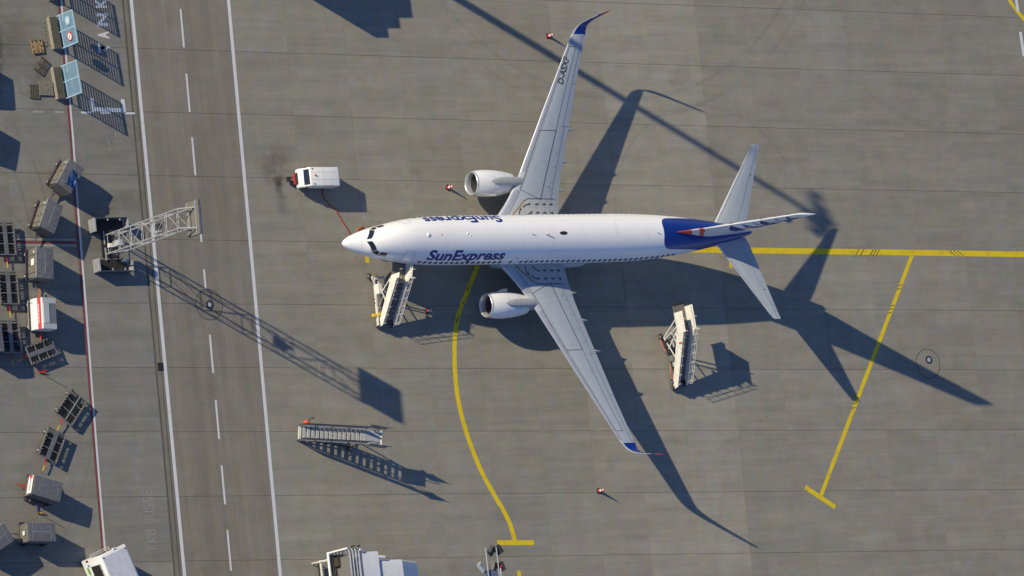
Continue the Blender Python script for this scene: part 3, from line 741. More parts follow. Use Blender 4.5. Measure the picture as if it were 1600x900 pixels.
    WL = [  # y, z, xle, xte, cant angle(deg from horizontal)
     (16.50, z0-.004, le0-.01, te0, 6), (16.85, z0+.05, 23.85, 25.02, 18), (17.12, z0+.17, 24.08, 25.06, 36), (17.33, z0+.38, 24.30, 25.14, 54), (17.47, z0+.68, 24.52, 25.24, 68), (17.60, z0+1.1, 24.78, 25.38, 74), (17.75, z0+1.75, 25.14, 25.62, 77), (17.88, z0+2.35, 25.47, 25.83, 78), (17.92, z0+2.55, 25.66, 25.90, 78)]
    for (y, z, xl, xt, ca) in WL:
        c = xt-xl; nrm = Vector((0, -math.sin(R(ca))*side, math.cos(R(ca)))); ring = []
        for f in FR[::-1]: ring.append(Vector((xl+f*c, side*y, z+ .0))+nrm*(prof_t(f)*.09*c))
        for f in FR[1:-1]: ring.append(Vector((xl+f*c, side*y, z))-nrm*(prof_t(f)*.09*c))
        secs.append(ring if side > 0 else ring[::-1])
    m, nt, bs = newmat('winglet_paint')
    tc = nn(nt, 'ShaderNodeTexCoord').outputs['Object']; sp = nn(nt, 'ShaderNodeSeparateXYZ'); nt.links.new(tc, sp.inputs[0])
    cc = mixc(nt, mathn(nt, 'GREATER_THAN', sp.outputs[2], z0+2.02), (.003, .027, .215), (.62, .06, .02))
    nt.links.new(cc, bs.inputs['Base Color']); bs.inputs['Roughness'].default_value = .3
    wlo = loft('winglet', secs, m, wing)
    le_ = MB(); rings = []; nt_ = len(FR)-1
    for (y, z, xl, xt, ca), sc in zip(WL[:-2], secs):
        c = xt-xl; nrm = Vector((0, -math.sin(R(ca))*side, math.cos(R(ca))))
        rings.append([Vector((xl+f*c-(.006 if f < .01 else 0), side*y, z))+nrm*(q*(prof_t(f)*.09*c+.006)) for f, q in ((.11, 1), (.06, 1), (.03, 1), (.01, 1), (0, 1), (.01, -1), (.03, -1), (.09, -1))])
    for r_ in rings: le_.v += [tuple(p) for p in r_]
    for k in range(len(rings)-1):
        for i in range(7): le_.f.append((k*8+i, k*8+i+1, (k+1)*8+i+1, (k+1)*8+i)); le_.m.append(0)
    le_.build('leading_edge', LGREY, wlo, smooth=True)
# registration across the starboard wing: read from the root outwards
bm, (x0, x1, y0, y1) = text2d('D-ASXF', 1.0, .022)
sw = [o for o in plane.children if o.name.startswith('wing')][0]
k = x0
while k < x1: bmesh.ops.bisect_plane(bm, geom=bm.verts[:]+bm.edges[:]+bm.faces[:], plane_co=(k, 0, 0), plane_no=(1, 0, 0)); k += .15
Pa, Pb = Vector((22.40, 12.50)), Vector((23.22, 14.62))     # baseline start/end on the wing
for v in bm.verts:
    u = (v.co.x-x0)/(x1-x0); w = (v.co.y-y0)/(y1-y0); base = Pa+(Pb-Pa)*u
    d = Vector((-.50, .20))*w; p = base+d
    le, te, _, _ = lerp(p.y, WT); v.co = wpt(p.y, (p.x-le)/(te-le), 1, 1, .011)
bm_obj(bm, 'registration_lettering', LINEB, sw)

# engines ---------------------------------------------------------------
def nacelle_material():
    m, nt, bs = newmat('nacelle_paint')
    tc = nn(nt, 'ShaderNodeTexCoord').outputs['Object']; sp = nn(nt, 'ShaderNodeSeparateXYZ'); nt.links.new(tc, sp.inputs[0])
    # dividing line climbs towards the back
    ln = mathn(nt, 'ADD', mathn(nt, 'MULTIPLY', mathn(nt, 'ABSOLUTE', mathn(nt, 'SUBTRACT', sp.outputs[0], 1.5)), .10), -.03)
    d = mathn(nt, 'SUBTRACT', sp.outputs[2], ln)
    n1 = noise(nt, tc, 2.5, 5, .6)
    wh = mixc(nt, rng(nt, n1, .45, .8, 0, .3), (.78, .78, .78), (.64, .64, .64))
    c = mixc(nt, mathn(nt, 'LESS_THAN', d, 0.0), wh, (.62, .07, .02)); c = mixc(nt, mathn(nt, 'LESS_THAN', d, -.12), c, (.008, .025, .17))
    nt.links.new(c, bs.inputs['Base Color']); bs.inputs['Roughness'].default_value = .3; bs.inputs['Coat Weight'].default_value = .25
    return m
NACM = nacelle_material()
LINER = M('inlet_liner', (.10, .10, .11), .5, .3, wear=.3)
PYL = M('pylon_paint', (.40, .42, .43), .45, wear=.35, wcol=(.26, .27, .27), scale=3)
for side in (1, -1):
    cx, cy, cz = 13.62, 4.90*side, 1.72
    e = bpy.data.objects.new('engine', None); col.objects.link(e); e.parent = plane; e.location = (cx, cy, cz)
    MB().lathe([(.16, .985), (.5, 1.035), (1.0, 1.075), (1.6, 1.08), (2.3, 1.03), (3.0, .93), (3.6, .80), (3.75, .76), (3.72, .72), (3.0, .80)], axis='X', n=56, sq=(1, .97)).build('cowl', NACM, e, smooth=True)
    MB().lathe([(.55, .79), (.30, .80), (.12, .83), (.02, .875), (0, .905), (.02, .935), (.07, .962), (.16, .987)], axis='X', n=56, sq=(1, .97)).build('inlet_lip', SLATM, e, smooth=True)
    MB().lathe([(.5, .79), (.9, .77), (1.25, .775)], axis='X', n=48, sq=(1, .97)).build('inlet_duct', LINER, e, smooth=True)
    MB().lathe([(1.2, .78), (1.2, .01)], axis='X', n=48).build('fan_disc', DARK, e)
    fb = MB()
    for k in range(24):
        a = 2*math.pi*k/24; ca, sa = math.cos(a), math.sin(a); a2 = a+.16; cb, sb = math.cos(a2), math.sin(a2)
        fb.add([(1.0, .2*ca, .2*sa), (1.14, .2*cb, .2*sb), (1.16, .76*cb, .76*sb), (1.02, .76*ca, .76*sa)], [(0, 1, 2, 3)])
    fb.build('fan_blades', M('fan_titanium', (.07, .07, .08), .4, .5) if 'fan_titanium' not in bpy.data.materials else bpy.data.materials['fan_titanium'], e, fix=False)
    MB().lathe([(.62, .01), (.72, .09), (.9, .19), (1.05, .25)], axis='X', n=24).build('spinner', DARK, e, smooth=True)
    MB().lathe([(3.3, .62), (3.9, .56), (4.5, .44), (4.9, .36), (4.88, .32), (4.3, .3)], axis='X', n=36).build('exhaust_nozzle', GALV, e, smooth=True)
    MB().lathe([(4.4, .28), (4.9, .22), (5.3, .02)], axis='X', n=24).build('exhaust_cone', DARK, e, smooth=True)
    # pylon from the top of the cowl to the wing nose
    secs = []
    for (x_, w_, zt, zb) in ((1.25, .03, 1.10, .9), (1.55, .22, 1.17, .8), (2.1, .31, 1.20, .7), (2.8, .34, 1.17, .6), (3.5, .34, 1.12, .5), (4.2, .34, 1.05, .4), (4.9, .28, .95, .45), (6.0, .06, .72, .5)):
        ring = []
        for i in range(16):
            a = 2*math.pi*i/16; c, s_ = math.cos(a), math.sin(a)
            ring.append(Vector((x_, w_*math.copysign(abs(c)**.6, c), (zt+zb)/2+(zt-zb)/2*math.copysign(abs(s_)**.6, s_))))
        secs.append(ring[::-1])
    loft('pylon', secs, PYL, e)
    s2 = -side
    MB().hexa([(.75, s2*.90, .55), (1.75, s2*.92, .60), (1.75, s2*.94, .56), (.75, s2*.92, .51), (1.2, s2*1.16, .78), (1.72, s2*1.18, .80), (1.72, s2*1.19, .77), (1.2, s2*1.17, .75)]).build('chine', PYL, e)
    sm = MB()
    for x_ in (1.62, 2.75):
        rr = 1.085 if x_ < 2 else .985
        sm.lathe([(x_, rr), (x_+.014, rr)], axis='X', n=56, sq=(1, .97))
    sm.build('cowl_seam', SEAM, e)
    pl = MB(); pl.box(2.0, 2.9, -.9*side-.01, -.9*side+.02, .34, .36); pl.build('cowl_latch', LINEM, e)
# tailplane -------------------------------------------------------------
for side in (1, -1):
    secs = []
    for (y, xl, xt, z, t) in ((.3, 34.2, 37.75, 4.55, .11), (.9, 34.78, 38.02, 4.62, .11), (3, 36.16, 38.55, 4.9, .10), (5, 37.46, 39.06, 5.17, .10), (6.6, 38.50, 39.46, 5.40, .10), (7.05, 38.82, 39.58, 5.46, .10), (7.16, 39.02, 39.60, 5.475, .08)):
        c = xt-xl; ring = [Vector((xl+f*c, side*y, z+prof_t(f)*t*c)) for f in FR[::-1]]+[Vector((xl+f*c, side*y, z-prof_t(f)*t*c)) for f in FR[1:-1]]
        secs.append(ring if side > 0 else ring[::-1])
    st_ = loft('tailplane', secs, WINGM, plane)
    TT = [(.3, 34.2, 37.75, 4.55), (.9, 34.78, 38.02, 4.62), (3, 36.16, 38.55, 4.9), (5, 37.46, 39.06, 5.17), (7.05, 38.82, 39.58, 5.46)]
    def tpt(y, f, off=.008):
        xl, xt, z = lerp(y, TT); c = xt-xl; return Vector((xl+f*c, side*y, z+prof_t(f)*.105*c+off))
    sm = MB()
    for (ya, fa, yb, fb_) in ((1.0, .70, 6.55, .70), (6.55, .70, 6.55, 1.0), (6.55, .62, 6.95, .62), (1.0, .09, 6.9, .12), (5.6, .86, 6.4, .86)):
        for i in range(9):
            t = i/8; y = ya+(yb-ya)*t; f = fa+(fb_-fa)*t; p = tpt(y, f); nr = Vector((.011, 0, 0)) if abs(yb-ya) > .1 else Vector((0, .012, 0))
            k = len(sm.v); sm.v += [tuple(p+nr), tuple(p-nr)]
            if i: sm.f.append((k-2, k-1, k+1, k)); sm.m.append(0)
    sm.build('elevator_seam', LINEM, st_, fix=False)
    ls = MB(); rings = []
    for i in range(9):
        y = 1.05+5.9*i/8; xl, xt, z = lerp(y, TT); c = xt-xl
        rings.append([Vector((xl+f*c-(.006 if f < .01 else 0), side*y, z+sg*(prof_t(f)*.105*c+.006))) for f, sg in ((.07, 1), (.04, 1), (.02, 1), (.006, 1), (0, 1), (.006, -1), (.02, -1), (.05, -1))])
    n = 8
    for r_ in rings: ls.v += [tuple(p) for p in r_]
    for k in range(8):
        for i in range(n-1): ls.f.append((k*n+i, k*n+i+1, (k+1)*n+i+1, (k+1)*n+i)); ls.m.append(0)
    ls.build('leading_edge', SLATM, st_, smooth=True)
    MB().lathe([(0, .05), (.01, .05)], tuple(tpt(4.7, .76, 0)), 'Z', 12, closed=True).build('access_cap', DARK, st_)
# fin -------------------------------------------------------------------
m, nt, bs = newmat('fin_paint')
tc = nn(nt, 'ShaderNodeTexCoord').outputs['Object']; sp = nn(nt, 'ShaderNodeSeparateXYZ'); nt.links.new(tc, sp.inputs[0])
X_, Y_, Z_ = sp.outputs; ay = mathn(nt, 'ABSOLUTE', mathn(nt, 'SUBTRACT', Y_, YC))
k = mathn(nt, 'ADD', X_, mathn(nt, 'MULTIPLY', ay, -3.2))
base = (.80, .80, .80)
c = mixc(nt, mathn(nt, 'LESS_THAN', k, 31.25), base, (.80, .10, .015))
c = mixc(nt, mathn(nt, 'LESS_THAN', mathn(nt, 'ABSOLUTE', mathn(nt, 'SUBTRACT', k, 31.85)), .14), c, (.80, .10, .015))
lowd = mathn(nt, 'SUBTRACT', Z_, mathn(nt, 'ADD', mathn(nt, 'MULTIPLY', mathn(nt, 'SUBTRACT', X_, 30.0), -.115), 5.62))
c = mixc(nt, mathn(nt, 'MULTIPLY', mathn(nt, 'LESS_THAN', lowd, 0.0), mathn(nt, 'LESS_THAN', X_, 36.2)), c, (.80, .10, .015))
c = mixc(nt, mathn(nt, 'LESS_THAN', lowd, -.10), c, (.003, .026, .215))
nt.links.new(c, bs.inputs['Base Color']); bs.inputs['Roughness'].default_value = .3; bs.inputs['Coat Weight'].default_value = .25
FINM = m
FT = [(4.6, 29.9, 37.55, .44), (5.25, 29.9, 37.75, .38), (5.5, 30.35, 37.80, .34), (6.0, 31.05, 37.86, .33), (6.5, 31.7, 37.92, .33), (7.0, 32.25, 37.98, .33), (7.5, 32.72, 38.04, .31), (8.5, 33.60, 38.18, .28), (9.5, 34.47, 38.30, .24), (10.5, 35.34, 38.56, .20), (11.5, 36.2, 38.82, .17), (12.3, 36.88, 39.02, .14), (12.5, 37.15, 39.05, .10), (12.56, 37.6, 39.0, .04)]
def finw(f, z, hw):
    mx = max(prof_t(q) for q in FR); a = hw*((f/.34)**.72 if f < .34 else prof_t(f)/prof_t(.34))
    t = max(0., min(1., (7.6-z)/1.8)); b = hw*min(1., (f/.42)**1.0)*(1 if f < .42 else prof_t(f)/prof_t(.42))
    return a*(1-t)+b*t+.012*(0 < f < 1)
secs = []
for (z, xl, xt, hw) in FT:
    c_ = xt-xl; mx = max(prof_t(f) for f in FR)
    ring = [Vector((xl+f*c_, YC+finw(f, z, hw), z)) for f in FR[::-1]]+[Vector((xl+f*c_, YC-finw(f, z, hw), z)) for f in FR[1:-1]]
    secs.append(ring)
fin = loft('tail_fin', secs, FINM, plane)
def finpt(z, f, side=-1, off=.008):
    xl, xt, hw = lerp(z, FT); c_ = xt-xl; mx = max(prof_t(q) for q in FR); return Vector((xl+f*c_, YC+side*(finw(f, z, hw)+off), z))
# big slanting blue shapes of the tail logo
lg = MB()
def finquad(pts, side):
    (a, b, c_, d) = pts; N = 5
    base = len(lg.v)
    for j in range(N+1):
        for i in range(N+1):
            u, v = i/N, j/N
            z = (a[0]*(1-u)+b[0]*u)*(1-v)+(d[0]*(1-u)+c_[0]*u)*v; f = (a[1]*(1-u)+b[1]*u)*(1-v)+(d[1]*(1-u)+c_[1]*u)*v
            lg.v.append(tuple(finpt(z, f, side)))
    for j in range(N):
        for i in range(N):
            q = base+j*(N+1)+i; lg.f.append((q, q+1, q+N+2, q+N+1)); lg.m.append(0)
for side in (-1, 1):
    for q in ([(8.35, .03), (7.5, .24), (7.1, .46), (8.0, .52)], [(8.95, .05), (8.35, .40), (8.1, .62), (8.9, .70)], [(9.55, .07), (9.15, .52), (8.9, .80), (9.6, .86)], [(10.2, .03), (9.7, .24), (9.4, .60), (10.2, .66)],
              [(11.0, .05), (10.45, .60), (10.2, .88), (11.0, .90)], [(11.8, .05), (11.25, .4), (10.9, .80), (11.8, .74)]):
        finquad(q, side)
lg.build('tail_logo', LIV, fin, fix=False)
rs = MB()
for side in (-1, 1):
    for i in range(11):
        z = 6.2+6.0*i/10; p = finpt(z, .70, side, .009); kk = len(rs.v); rs.v += [(p.x-.012, p.y, p.z), (p.x+.012, p.y, p.z)]
        if i: rs.f.append((kk-2, kk-1, kk+1, kk)); rs.m.append(0)
rs.build('rudder_seam', LINEM, fin, fix=False)
MB().lathe([(-.35, .02), (-.15, .13), (.15, .13), (.45, .03)], (38.1, YC-.12, 10.1), 'X', 12).build('rudder_fairing', LGREY, fin, smooth=True)
# landing gear ----------------------------------------------------------
def wheel_part(parent, x, y, z, r, w, name='wheel', axis='Y', hub=MGREY):
    t = MB().lathe([(-w/2, r*.55), (-w/2, r*.9), (-w*.35, r), (w*.35, r), (w/2, r*.9), (w/2, r*.55)], (x, y, z), axis, 20, closed=True).build(name, BLACK, parent, smooth=True)
    MB().lathe([(-w/2-.01, .02), (-w/2-.012, r*.5), (w/2+.012, r*.5), (w/2+.01, .02)], (x, y, z), axis, 14, closed=True).build('hub', hub, t, smooth=True)
    return t
ng = bpy.data.objects.new('nose_gear', None); col.objects.link(ng); ng.parent = plane; ng.location = (4.6, YC, 0)
MB().tube((0, 0, .35), (0, 0, 1.8), .07).tube((0, 0, .9), (-.9, 0, 1.7), .04).tube((0, -.2, .35), (0, .2, .35), .05).build('strut', LGREY, ng)
for y in (-.2, .2): wheel_part(ng, 0, y, .343, .343, .19)
for s_ in (-1, 1):
    mg = bpy.data.objects.new('main_gear', None); col.objects.link(mg); mg.parent = plane; mg.location = (20.1, 2.86*s_, 0)
    MB().tube((0, 0, .56), (0, 0, 2.1), .11).tube((0, -.43, .56), (0, .43, .56), .08).tube((0, 0, 1.0), (0, -1.0*s_, 1.5), .05).build('strut', LGREY, mg)
    for y in (-.43, .43): wheel_part(mg, 0, y, .565, .565, .38)

# ------------------------------------------------------------------ PASSENGER STAIRS (white, towable)
def white_stairs(name, label, loc, rz, L, H, PL, W, skew, nst, red_text=False, engine=False):
    """local: origin = foot of the flight, +y = climbing direction; platform from y=L to L+PL; skew = sideways drift of the platform end"""
    t = thing(name, label, 'passenger stairs', loc, rz, 'white passenger stairs beside the aircraft')
    w = W/2; sl = H/L
    st = MB(); 
    for i in range(nst):
        y = L*(i+.15)/nst; z = H*(i+1)/nst
        tr = MB().box(-w+.06, w-.06, y, y+L/nst*.92, z-.05, z).build('tread', MGREY, t)
    dk = MB()
    for i in range(nst):
        y = L*(i+.15)/nst; z = H*(i+1)/nst
        dk.box(-w+.07, w-.07, y+L/nst*.9, y+L/nst*.94, z-.02, z+H/nst-.06)
    rr_ = dk.build('riser', DARK, t); rr_['kind'] = 'stuff'
    pf = MB().prism([(-w, L), (w, L), (w+skew, L+PL), (-w+skew, L+PL)], H-.1, H+.004); pf.build('platform', M('scuffed_platform', (.17, .16, .14), .6, wear=.3) if 'scuffed_platform' not in bpy.data.materials else bpy.data.materials['scuffed_platform'], t)
    MB().prism([(-w+skew, L+PL+.003), (w+skew, L+PL+.003), (w+skew, L+PL+.16), (-w+skew, L+PL+.16)], H-.14, H+.03).build('bumper', BLACK, t)
    for s_ in (-1, 1):
        x = s_*w; pt = .045
        # stringer and tall solid side panel
        MB().hexa([(x-.04, 0, .02), (x+.04, 0, .02), (x+.04, L, H-.22), (x-.04, L, H-.22), (x-.04, 0, .24), (x+.04, 0, .24), (x+.04, L, H), (x-.04, L, H)]).build('stringer', WARMWHITE, t)
        p = MB().hexa([(x-pt/2, -.05, .12), (x+pt/2, -.05, .12), (x+pt/2, L, H), (x-pt/2, L, H), (x-pt/2, .12, .82), (x+pt/2, .12, .82), (x+pt/2, L, H+.70), (x-pt/2, L, H+.70)]).build('side_panel', WARMWHITE, t, bevel=.01)
        q0, q1 = (.003, PL-.55) if s_ < 0 else (.003, PL-.25)
        if s_ < 0 and not engine: q1 = PL*.28
        sk0, sk1 = skew*q0/PL, skew*q1/PL
        pp = MB().hexa([(x+sk0-pt/2, L+q0, H-.1), (x+sk0+pt/2, L+q0, H-.1), (x+sk1+pt/2, L+q1, H-.1), (x+sk1-pt/2, L+q1, H-.1), (x+sk0-pt/2, L+q0, H+.98), (x+sk0+pt/2, L+q0, H+.98), (x+sk1+pt/2, L+q1, H+1.05), (x+sk1-pt/2, L+q1, H+1.05)]).build('platform_panel', WARMWHITE, t, bevel=.01)
        MB().box(x+s_*.02-.03, x+s_*.02+.03, L-.45, L+.12, H-.35, H+.12).build('hinge_plate', WARMWHITE, t)
        # handrail on brackets inside the panel
        rl = MB(); xi = x-s_*.13
        rl.tube((xi, .15, .82), (xi, L, H+.72), .02, 6)
        if s_ > 0: rl.tube((x, .1, 1.32), (x, L, H+1.22), .02, 6).tube((x, .12, .8), (x, .1, 1.32), .02, 6).tube((x, .1, 1.08), (x, L, H+.97), .014, 6).tube((xi, L, H+.9), (xi+sk1, L+q1, H+.92), .024, 6)
        for i in range(6):
            f = (i+.3)/6; rl.tube((x, L*f+.05, 0.82+sl*L*f*.98), (xi-s_*.12, L*f+.05, 0.82+sl*L*f*.98), .026, 6)
            if s_ > 0: rl.tube((x, L*f+.1, .82+sl*L*f*.97), (x, L*f+.1, 1.32+sl*L*f*.97), .018, 6)
        rl.build('handrail', WARMWHITE, t)
        # outer guard rail
        gr = MB(); xo = x+s_*.12
        gr.tube((xo, .3, 1.12), (xo, L, H+1.0), .018, 6)
        for i in range(5): f = i/4; yy_ = .3+(L-.3)*f; zz_ = .3+(H-.3)*f; gr.tube((xo, yy_, zz_), (xo, yy_, zz_+.85), .018, 6)
        if s_ > 0: gr.build('guard_rail', MGREY, t)
    # ribs on the outer face of the left panel
    tk = MB()
    tk.bar((x_ := s_*w, L+q0-.02, H+1.0), (x_+s_*.3, L+q0-.02, H+1.05), .05)
    for s2_ in (-1, 1): tk.bar((s2_*w+skew*.1, L+.1, H+.9), (s2_*w+.26, L+.02, H+.95), .05).bar((s2_*w+skew*.5, L+PL*.45, H+1.05), (s2_*w+skew*.5+.22, L+PL*.45, H+1.05), .045)
    tk.build('hinge_pin', WARMWHITE, t)
    rb = MB()
    for i in range(26):
        f = (i+.5)/26; y = L*f; z = H*f+.48; rb.box(-w-.034, -w-.024, y-.012, y+.022, z+.18, z+.30)
    o = rb.build('panel_print', LINEM if engine else LGREY, t); o['kind'] = 'stuff'
    # chassis
    cx = -.32 if engine else -w-.26
    MB().bar((cx, .1, .5), (cx, L*.92+.2, .5), .13, .16).build('chassis_beam', DARK if engine else WARMWHITE, t)
    MB().bar((w-.1, .2, .42), (w-.1, L+.3, .42), .1, .14).build('chassis_beam', DARK, t)
    cm = MB()
    for y in (.4, L*.5, L*.95): cm.bar((cx, y, .45), (w-.1, y, .45), .09)
    cm.build('cross_member', DARK, t)
    lg_ = MB()
    for x in (-w+.1, w-.1):
        lg_.bar((x, L*.72, .45), (x+.0, L+.35, H-.1), .08); lg_.bar((x, L+.3, .45), (x, L*.55, H*.52), .07)
    lg_.build('lift_arm', WARMWHITE, t)
    for x, y in ((-w-.12, .15), (w+.02, .15)): wheel_part(t, x, y, .2, .2, .13, axis='X')
    return t, w, cx
t1, w, cx = white_stairs('passenger_stairs', 'white towable passenger stairs with open platform docked at the nose door of the jet', (4.93, -6.22, 0), R(-2.2), 3.35, 2.6, 1.5, 1.22, .25, 12)
wheel_part(t1, cx-.32, 4.05, .3, .24, .16, axis='X')
MB().bar((cx-.28, 4.0, .5), (cx+.04, 3.2, .55), .07).bar((cx-.25, 4.0, .5), (cx+.15, 3.75, .6), .06).bar((cx, 2.9, .5), (cx, 3.9, .5), .08).build('outrigger', WARMWHITE, t1)
MB().box(cx-.02, cx+.38, 2.55, 3.35, .55, 1.0).build('control_box', WARMWHITE, t1, bevel=.03)
MB().box(cx-.42, cx-.12, .78, 1.02, .35, .6).box(cx-.05, cx+.2, .85, 1.1, .45, .7).build('jack', YELLOW, t1, bevel=.02)
MB().bar((cx-.4, .85, .45), (cx+.5, 1.0, .5), .06).bar((cx-.14, 1.9, .45), (cx+.1, 1.9, .45), .1).bar((cx-.14, 2.2, .45), (cx+.1, 2.2, .45), .08).build('jack_arm', DARK, t1)
MB().bar((cx+.45, 2.4, .9), (cx+.1, 1.4, .55), .06).bar((cx+.05, 4.0, .75), (cx+.9, 3.75, .8), .09).bar((cx+.3, 3.8, .7), (cx+.8, 4.0, .7), .08).build('hydraulic_ram', GALV, t1)
t2, w, cx = white_stairs('passenger_stairs', 'white motorised passenger stairs standing away from the jet behind the left wing', (32.62, -11.70, 0), R(10.6), 4.15, 2.75, 2.25, 1.12, .20, 15, engine=True)
en = MB(); en.box(cx-.25, cx+.2, 2.75, 3.25, .5, .95).box(cx-.3, cx+.15, 3.35, 3.95, .45, .8); en.build('engine_block', DARK, t2, bevel=.03)
MB().box(cx-.15, cx+.25, 2.2, 2.68, .55, 1.0).build('battery_box', MGREY, t2, bevel=.02)
MB().box(cx-.02, cx+.3, 1.75, 2.1, .55, .85).box(cx+.25, cx+.32, 3.2, 3.9, .9, 1.1).build('control_box', LGREY, t2, bevel=.02)
MB().bar((cx-.1, 4.2, .5), (cx+.75, 5.35, 1.5), .07).bar((cx+.0, 4.1, .5), (cx+.8, 4.75, 1.3), .06).bar((cx-.1, 4.15, .5), (cx+.4, 4.2, .55), .08).build('outrigger', WARMWHITE, t2)
wheel_part(t2, cx-.22, 4.35, .32, .26, .17, axis='X')
wheel_part(t2, cx-.25, .6, .25, .22, .15, axis='X')
hz = MB(); P = [(cx-.3, 4.1, .3), (cx-.36, 3.7, .35), (cx-.3, 3.1, .45)]
for a, b in zip(P, P[1:]): hz.tube(a, b, .045, 6)
P = [(cx-.12, 2.0, .45), (cx-.28, 1.4, .4), (cx-.22, .9, .35), (cx-.02, .3, .3), (cx+.15, -.05, .25)]
for a, b in zip(P, P[1:]): hz.tube(a, b, .045, 6)
hz.build('hose', M('pink_hose', (.55, .13, .13), .5), t2)
MB().box(-w-.036, -w-.026, 3.3, 3.5, 2.5, 2.9).build('red_print', M('faded_red_print', (.5, .12, .11), .6), t2)

# steel stairs on their own ---------------------------------------------
L, PL, H, W = 4.58, 1.52, 2.62, 1.16
ang = math.atan2(-15.40+14.30, 1.65+4.35)
t3 = thing('passenger_stairs', 'grey steel open-tread passenger stairs standing alone on the apron, climbing to the right', 'passenger stairs', (-4.36, -14.30, 0), ang)
n = 15; w = W/2
for i in range(n):
    x = L*(i+.1)/n; z = .16+(H-.16)*(i+.6)/n
    MB().box(x, x+.25, -w+.05, w-.05, z-.075, z).build('tread', LGREY if i else WARMWHITE, t3)
MB().box(L, L+PL, -w, w, H-.09, H).build('platform', LGREY, t3)
MB().box(L+PL, L+PL+.09, -w, w+.08, H-.12, H+.05).build('bumper', WHITE, t3)
for s_ in (-1, 1):
    y = s_*w
    MB().hexa([(0, y-.03, 0.02), (L, y-.03, H-.25), (L, y+.03, H-.25), (0, y+.03, .02), (0, y-.03, .24), (L, y-.03, H), (L, y+.03, H), (0, y+.03, .24)]).build('stringer', MGREY, t3)
    # four sheet panels per side
    for k in range(4):
        x0, x1 = L*k/4+.03, L*(k+1)/4-.02; z0, z1 = .16+(H-.16)*x0/L, .16+(H-.16)*x1/L
        MB().hexa([(x0, y-.012, z0+.28), (x1, y-.012, z1+.28), (x1, y+.012, z1+.28), (x0, y+.012, z0+.28), (x0, y-.012, z0+.95), (x1, y-.012, z1+.95), (x1, y+.012, z1+.95), (x0, y+.012, z0+.95)]).build('side_panel', M('blue_grey_sheet', (.22, .25, .31), .4, .2) if (k == 0 and s_ == -1) else bpy.data.materials['blue_grey_sheet'], t3)
    hr = MB().tube((0, y, 1.16), (L, y, H+1.0), .028, 6, r2=.028).tube((0, y, .3), (0, y, 1.16), .025, 6)
    for k in range(5): x = L*k/4+.005; z0 = .16+(H-.16)*x/L; hr.tube((x, y, z0), (x, y, z0+1.0), .022, 6)
    hr.tube((L, y, H+1.0), (L+PL*.55, y, H+1.0), .028, 6).tube((L+PL*.55, y, H), (L+PL*.55, y, H+1.0), .022, 6)
    hr.build('handrail', DARK, t3)
    y2 = y+s_*.16; x0 = L+PL*.05
    gate = MB().box(x0, x0+PL+.05, y2-.012, y2+.012, H+.35, H+.95); gate.build('sliding_panel', bpy.data.materials['blue_grey_sheet'], t3)
    MB().tube((x0-.2, y2, H+1.0), (x0+PL+.35, y2, H+1.0), .022, 6).tube((x0, y2, H+.2), (x0+PL+.2, y2, H+.3), .02, 6).build('rail', DARK, t3)
lg_ = MB()
for y in (-w+.1, w-.1):
    lg_.bar((L+.1, y, .1), (L+.1, y, H-.1), .08).bar((L-.1, y, .4), (L*.45, y, H*.42), .06).bar((.4, y, .22), (L+.1, y, .3), .08)
lg_.bar((L+.1, -w, .4), (L+.1, w, .4), .07).bar((L+.1, -w, 1.3), (L+.1, w, 1.9), .05)
lg_.build('undercarriage', DARK, t3)
for x, y in ((L+.1, -w-.05), (L+.1, w-.15), (.5, -w), (.5, w)): wheel_part(t3, x, y, .22, .22, .13)
MB().bar((.3, w+.1, .3), (1.1, w+.75, .5), .05).bar((1.05, w+.6, .5), (1.25, w+.8, .55), .06).build('tow_bar', DARK, t3)
MB().lathe([(.25, .02), (.28, .22), (.5, .25), (.6, .15), (.62, .02)], (.62, w+.22, .0), 'Z', 14).build('pump_unit', ORANGE, t3, smooth=True)

# ------------------------------------------------------------------ GROUND POWER UNIT
g = thing('ground_power_unit', 'small white boxy ground power unit with orange roof beacon, hose running to the jet nose', 'power unit', (-.40, 5.62, 0), R(-.5))
body = MB(); pr = [(-1.62, .45), (-1.66, .95), (-1.42, 1.12), (-1.02, 1.66), (-.95, 1.69), (1.62, 1.69), (1.72, 1.6), (1.72, .42)]
W_ = .74
body.v = [(x, -W_, z) for x, z in pr]+[(x, W_, z) for x, z in pr]; n = len(pr)
body.f = [tuple(range(n)), tuple(range(n, 2*n))[::-1]]+[(i, n+i, n+(i+1) % n, (i+1) % n) for i in range(n)]; body.m = [0]*(n+2)
body.build('body', WHITE, g, bevel=.05, smooth=True)
a, b = Vector((-1.36, 0, 1.18)), Vector((-1.06, 0, 1.60)); nr = Vector((-.8, 0, .6))*.012
MB().add([(a.x+nr.x, -.62, a.z+nr.z), (a.x+nr.x, .62, a.z+nr.z), (b.x+nr.x, .62, b.z+nr.z), (b.x+nr.x, -.62, b.z+nr.z)], [(0, 1, 2, 3)]).build('windscreen', GLASS, g, fix=False)
MB().box(-1.70, -1.655, -.45, .45, .60, .85).build('grille', DARK, g)
MB().box(-1.82, -1.71, -.42, .42, .42, .62).build('bumper', RED, g, bevel=.02)
MB().box(-1.0, 1.5, .32, .335, 1.69, 1.697).box(-1.0, 1.5, -.26, -.245, 1.69, 1.697).build('roof_seam', LGREY, g)
MB().lathe([(0, .06), (.1, .06), (.15, .03), (.16, .005)], (-.62, .12, 1.69), 'Z', 12).build('beacon', ORANGE, g, smooth=True)
MB().box(1.70, 1.735, -.3, .2, .9, 1.4).build('rear_vent', BLACK, g)
for x_, y_ in ((-.82, .62), (-.72, -.60)): MB().box(x_-.04, x_+.04, y_-.04, y_+.04, 1.69, 1.74).build('roof_lug', DARK, g)
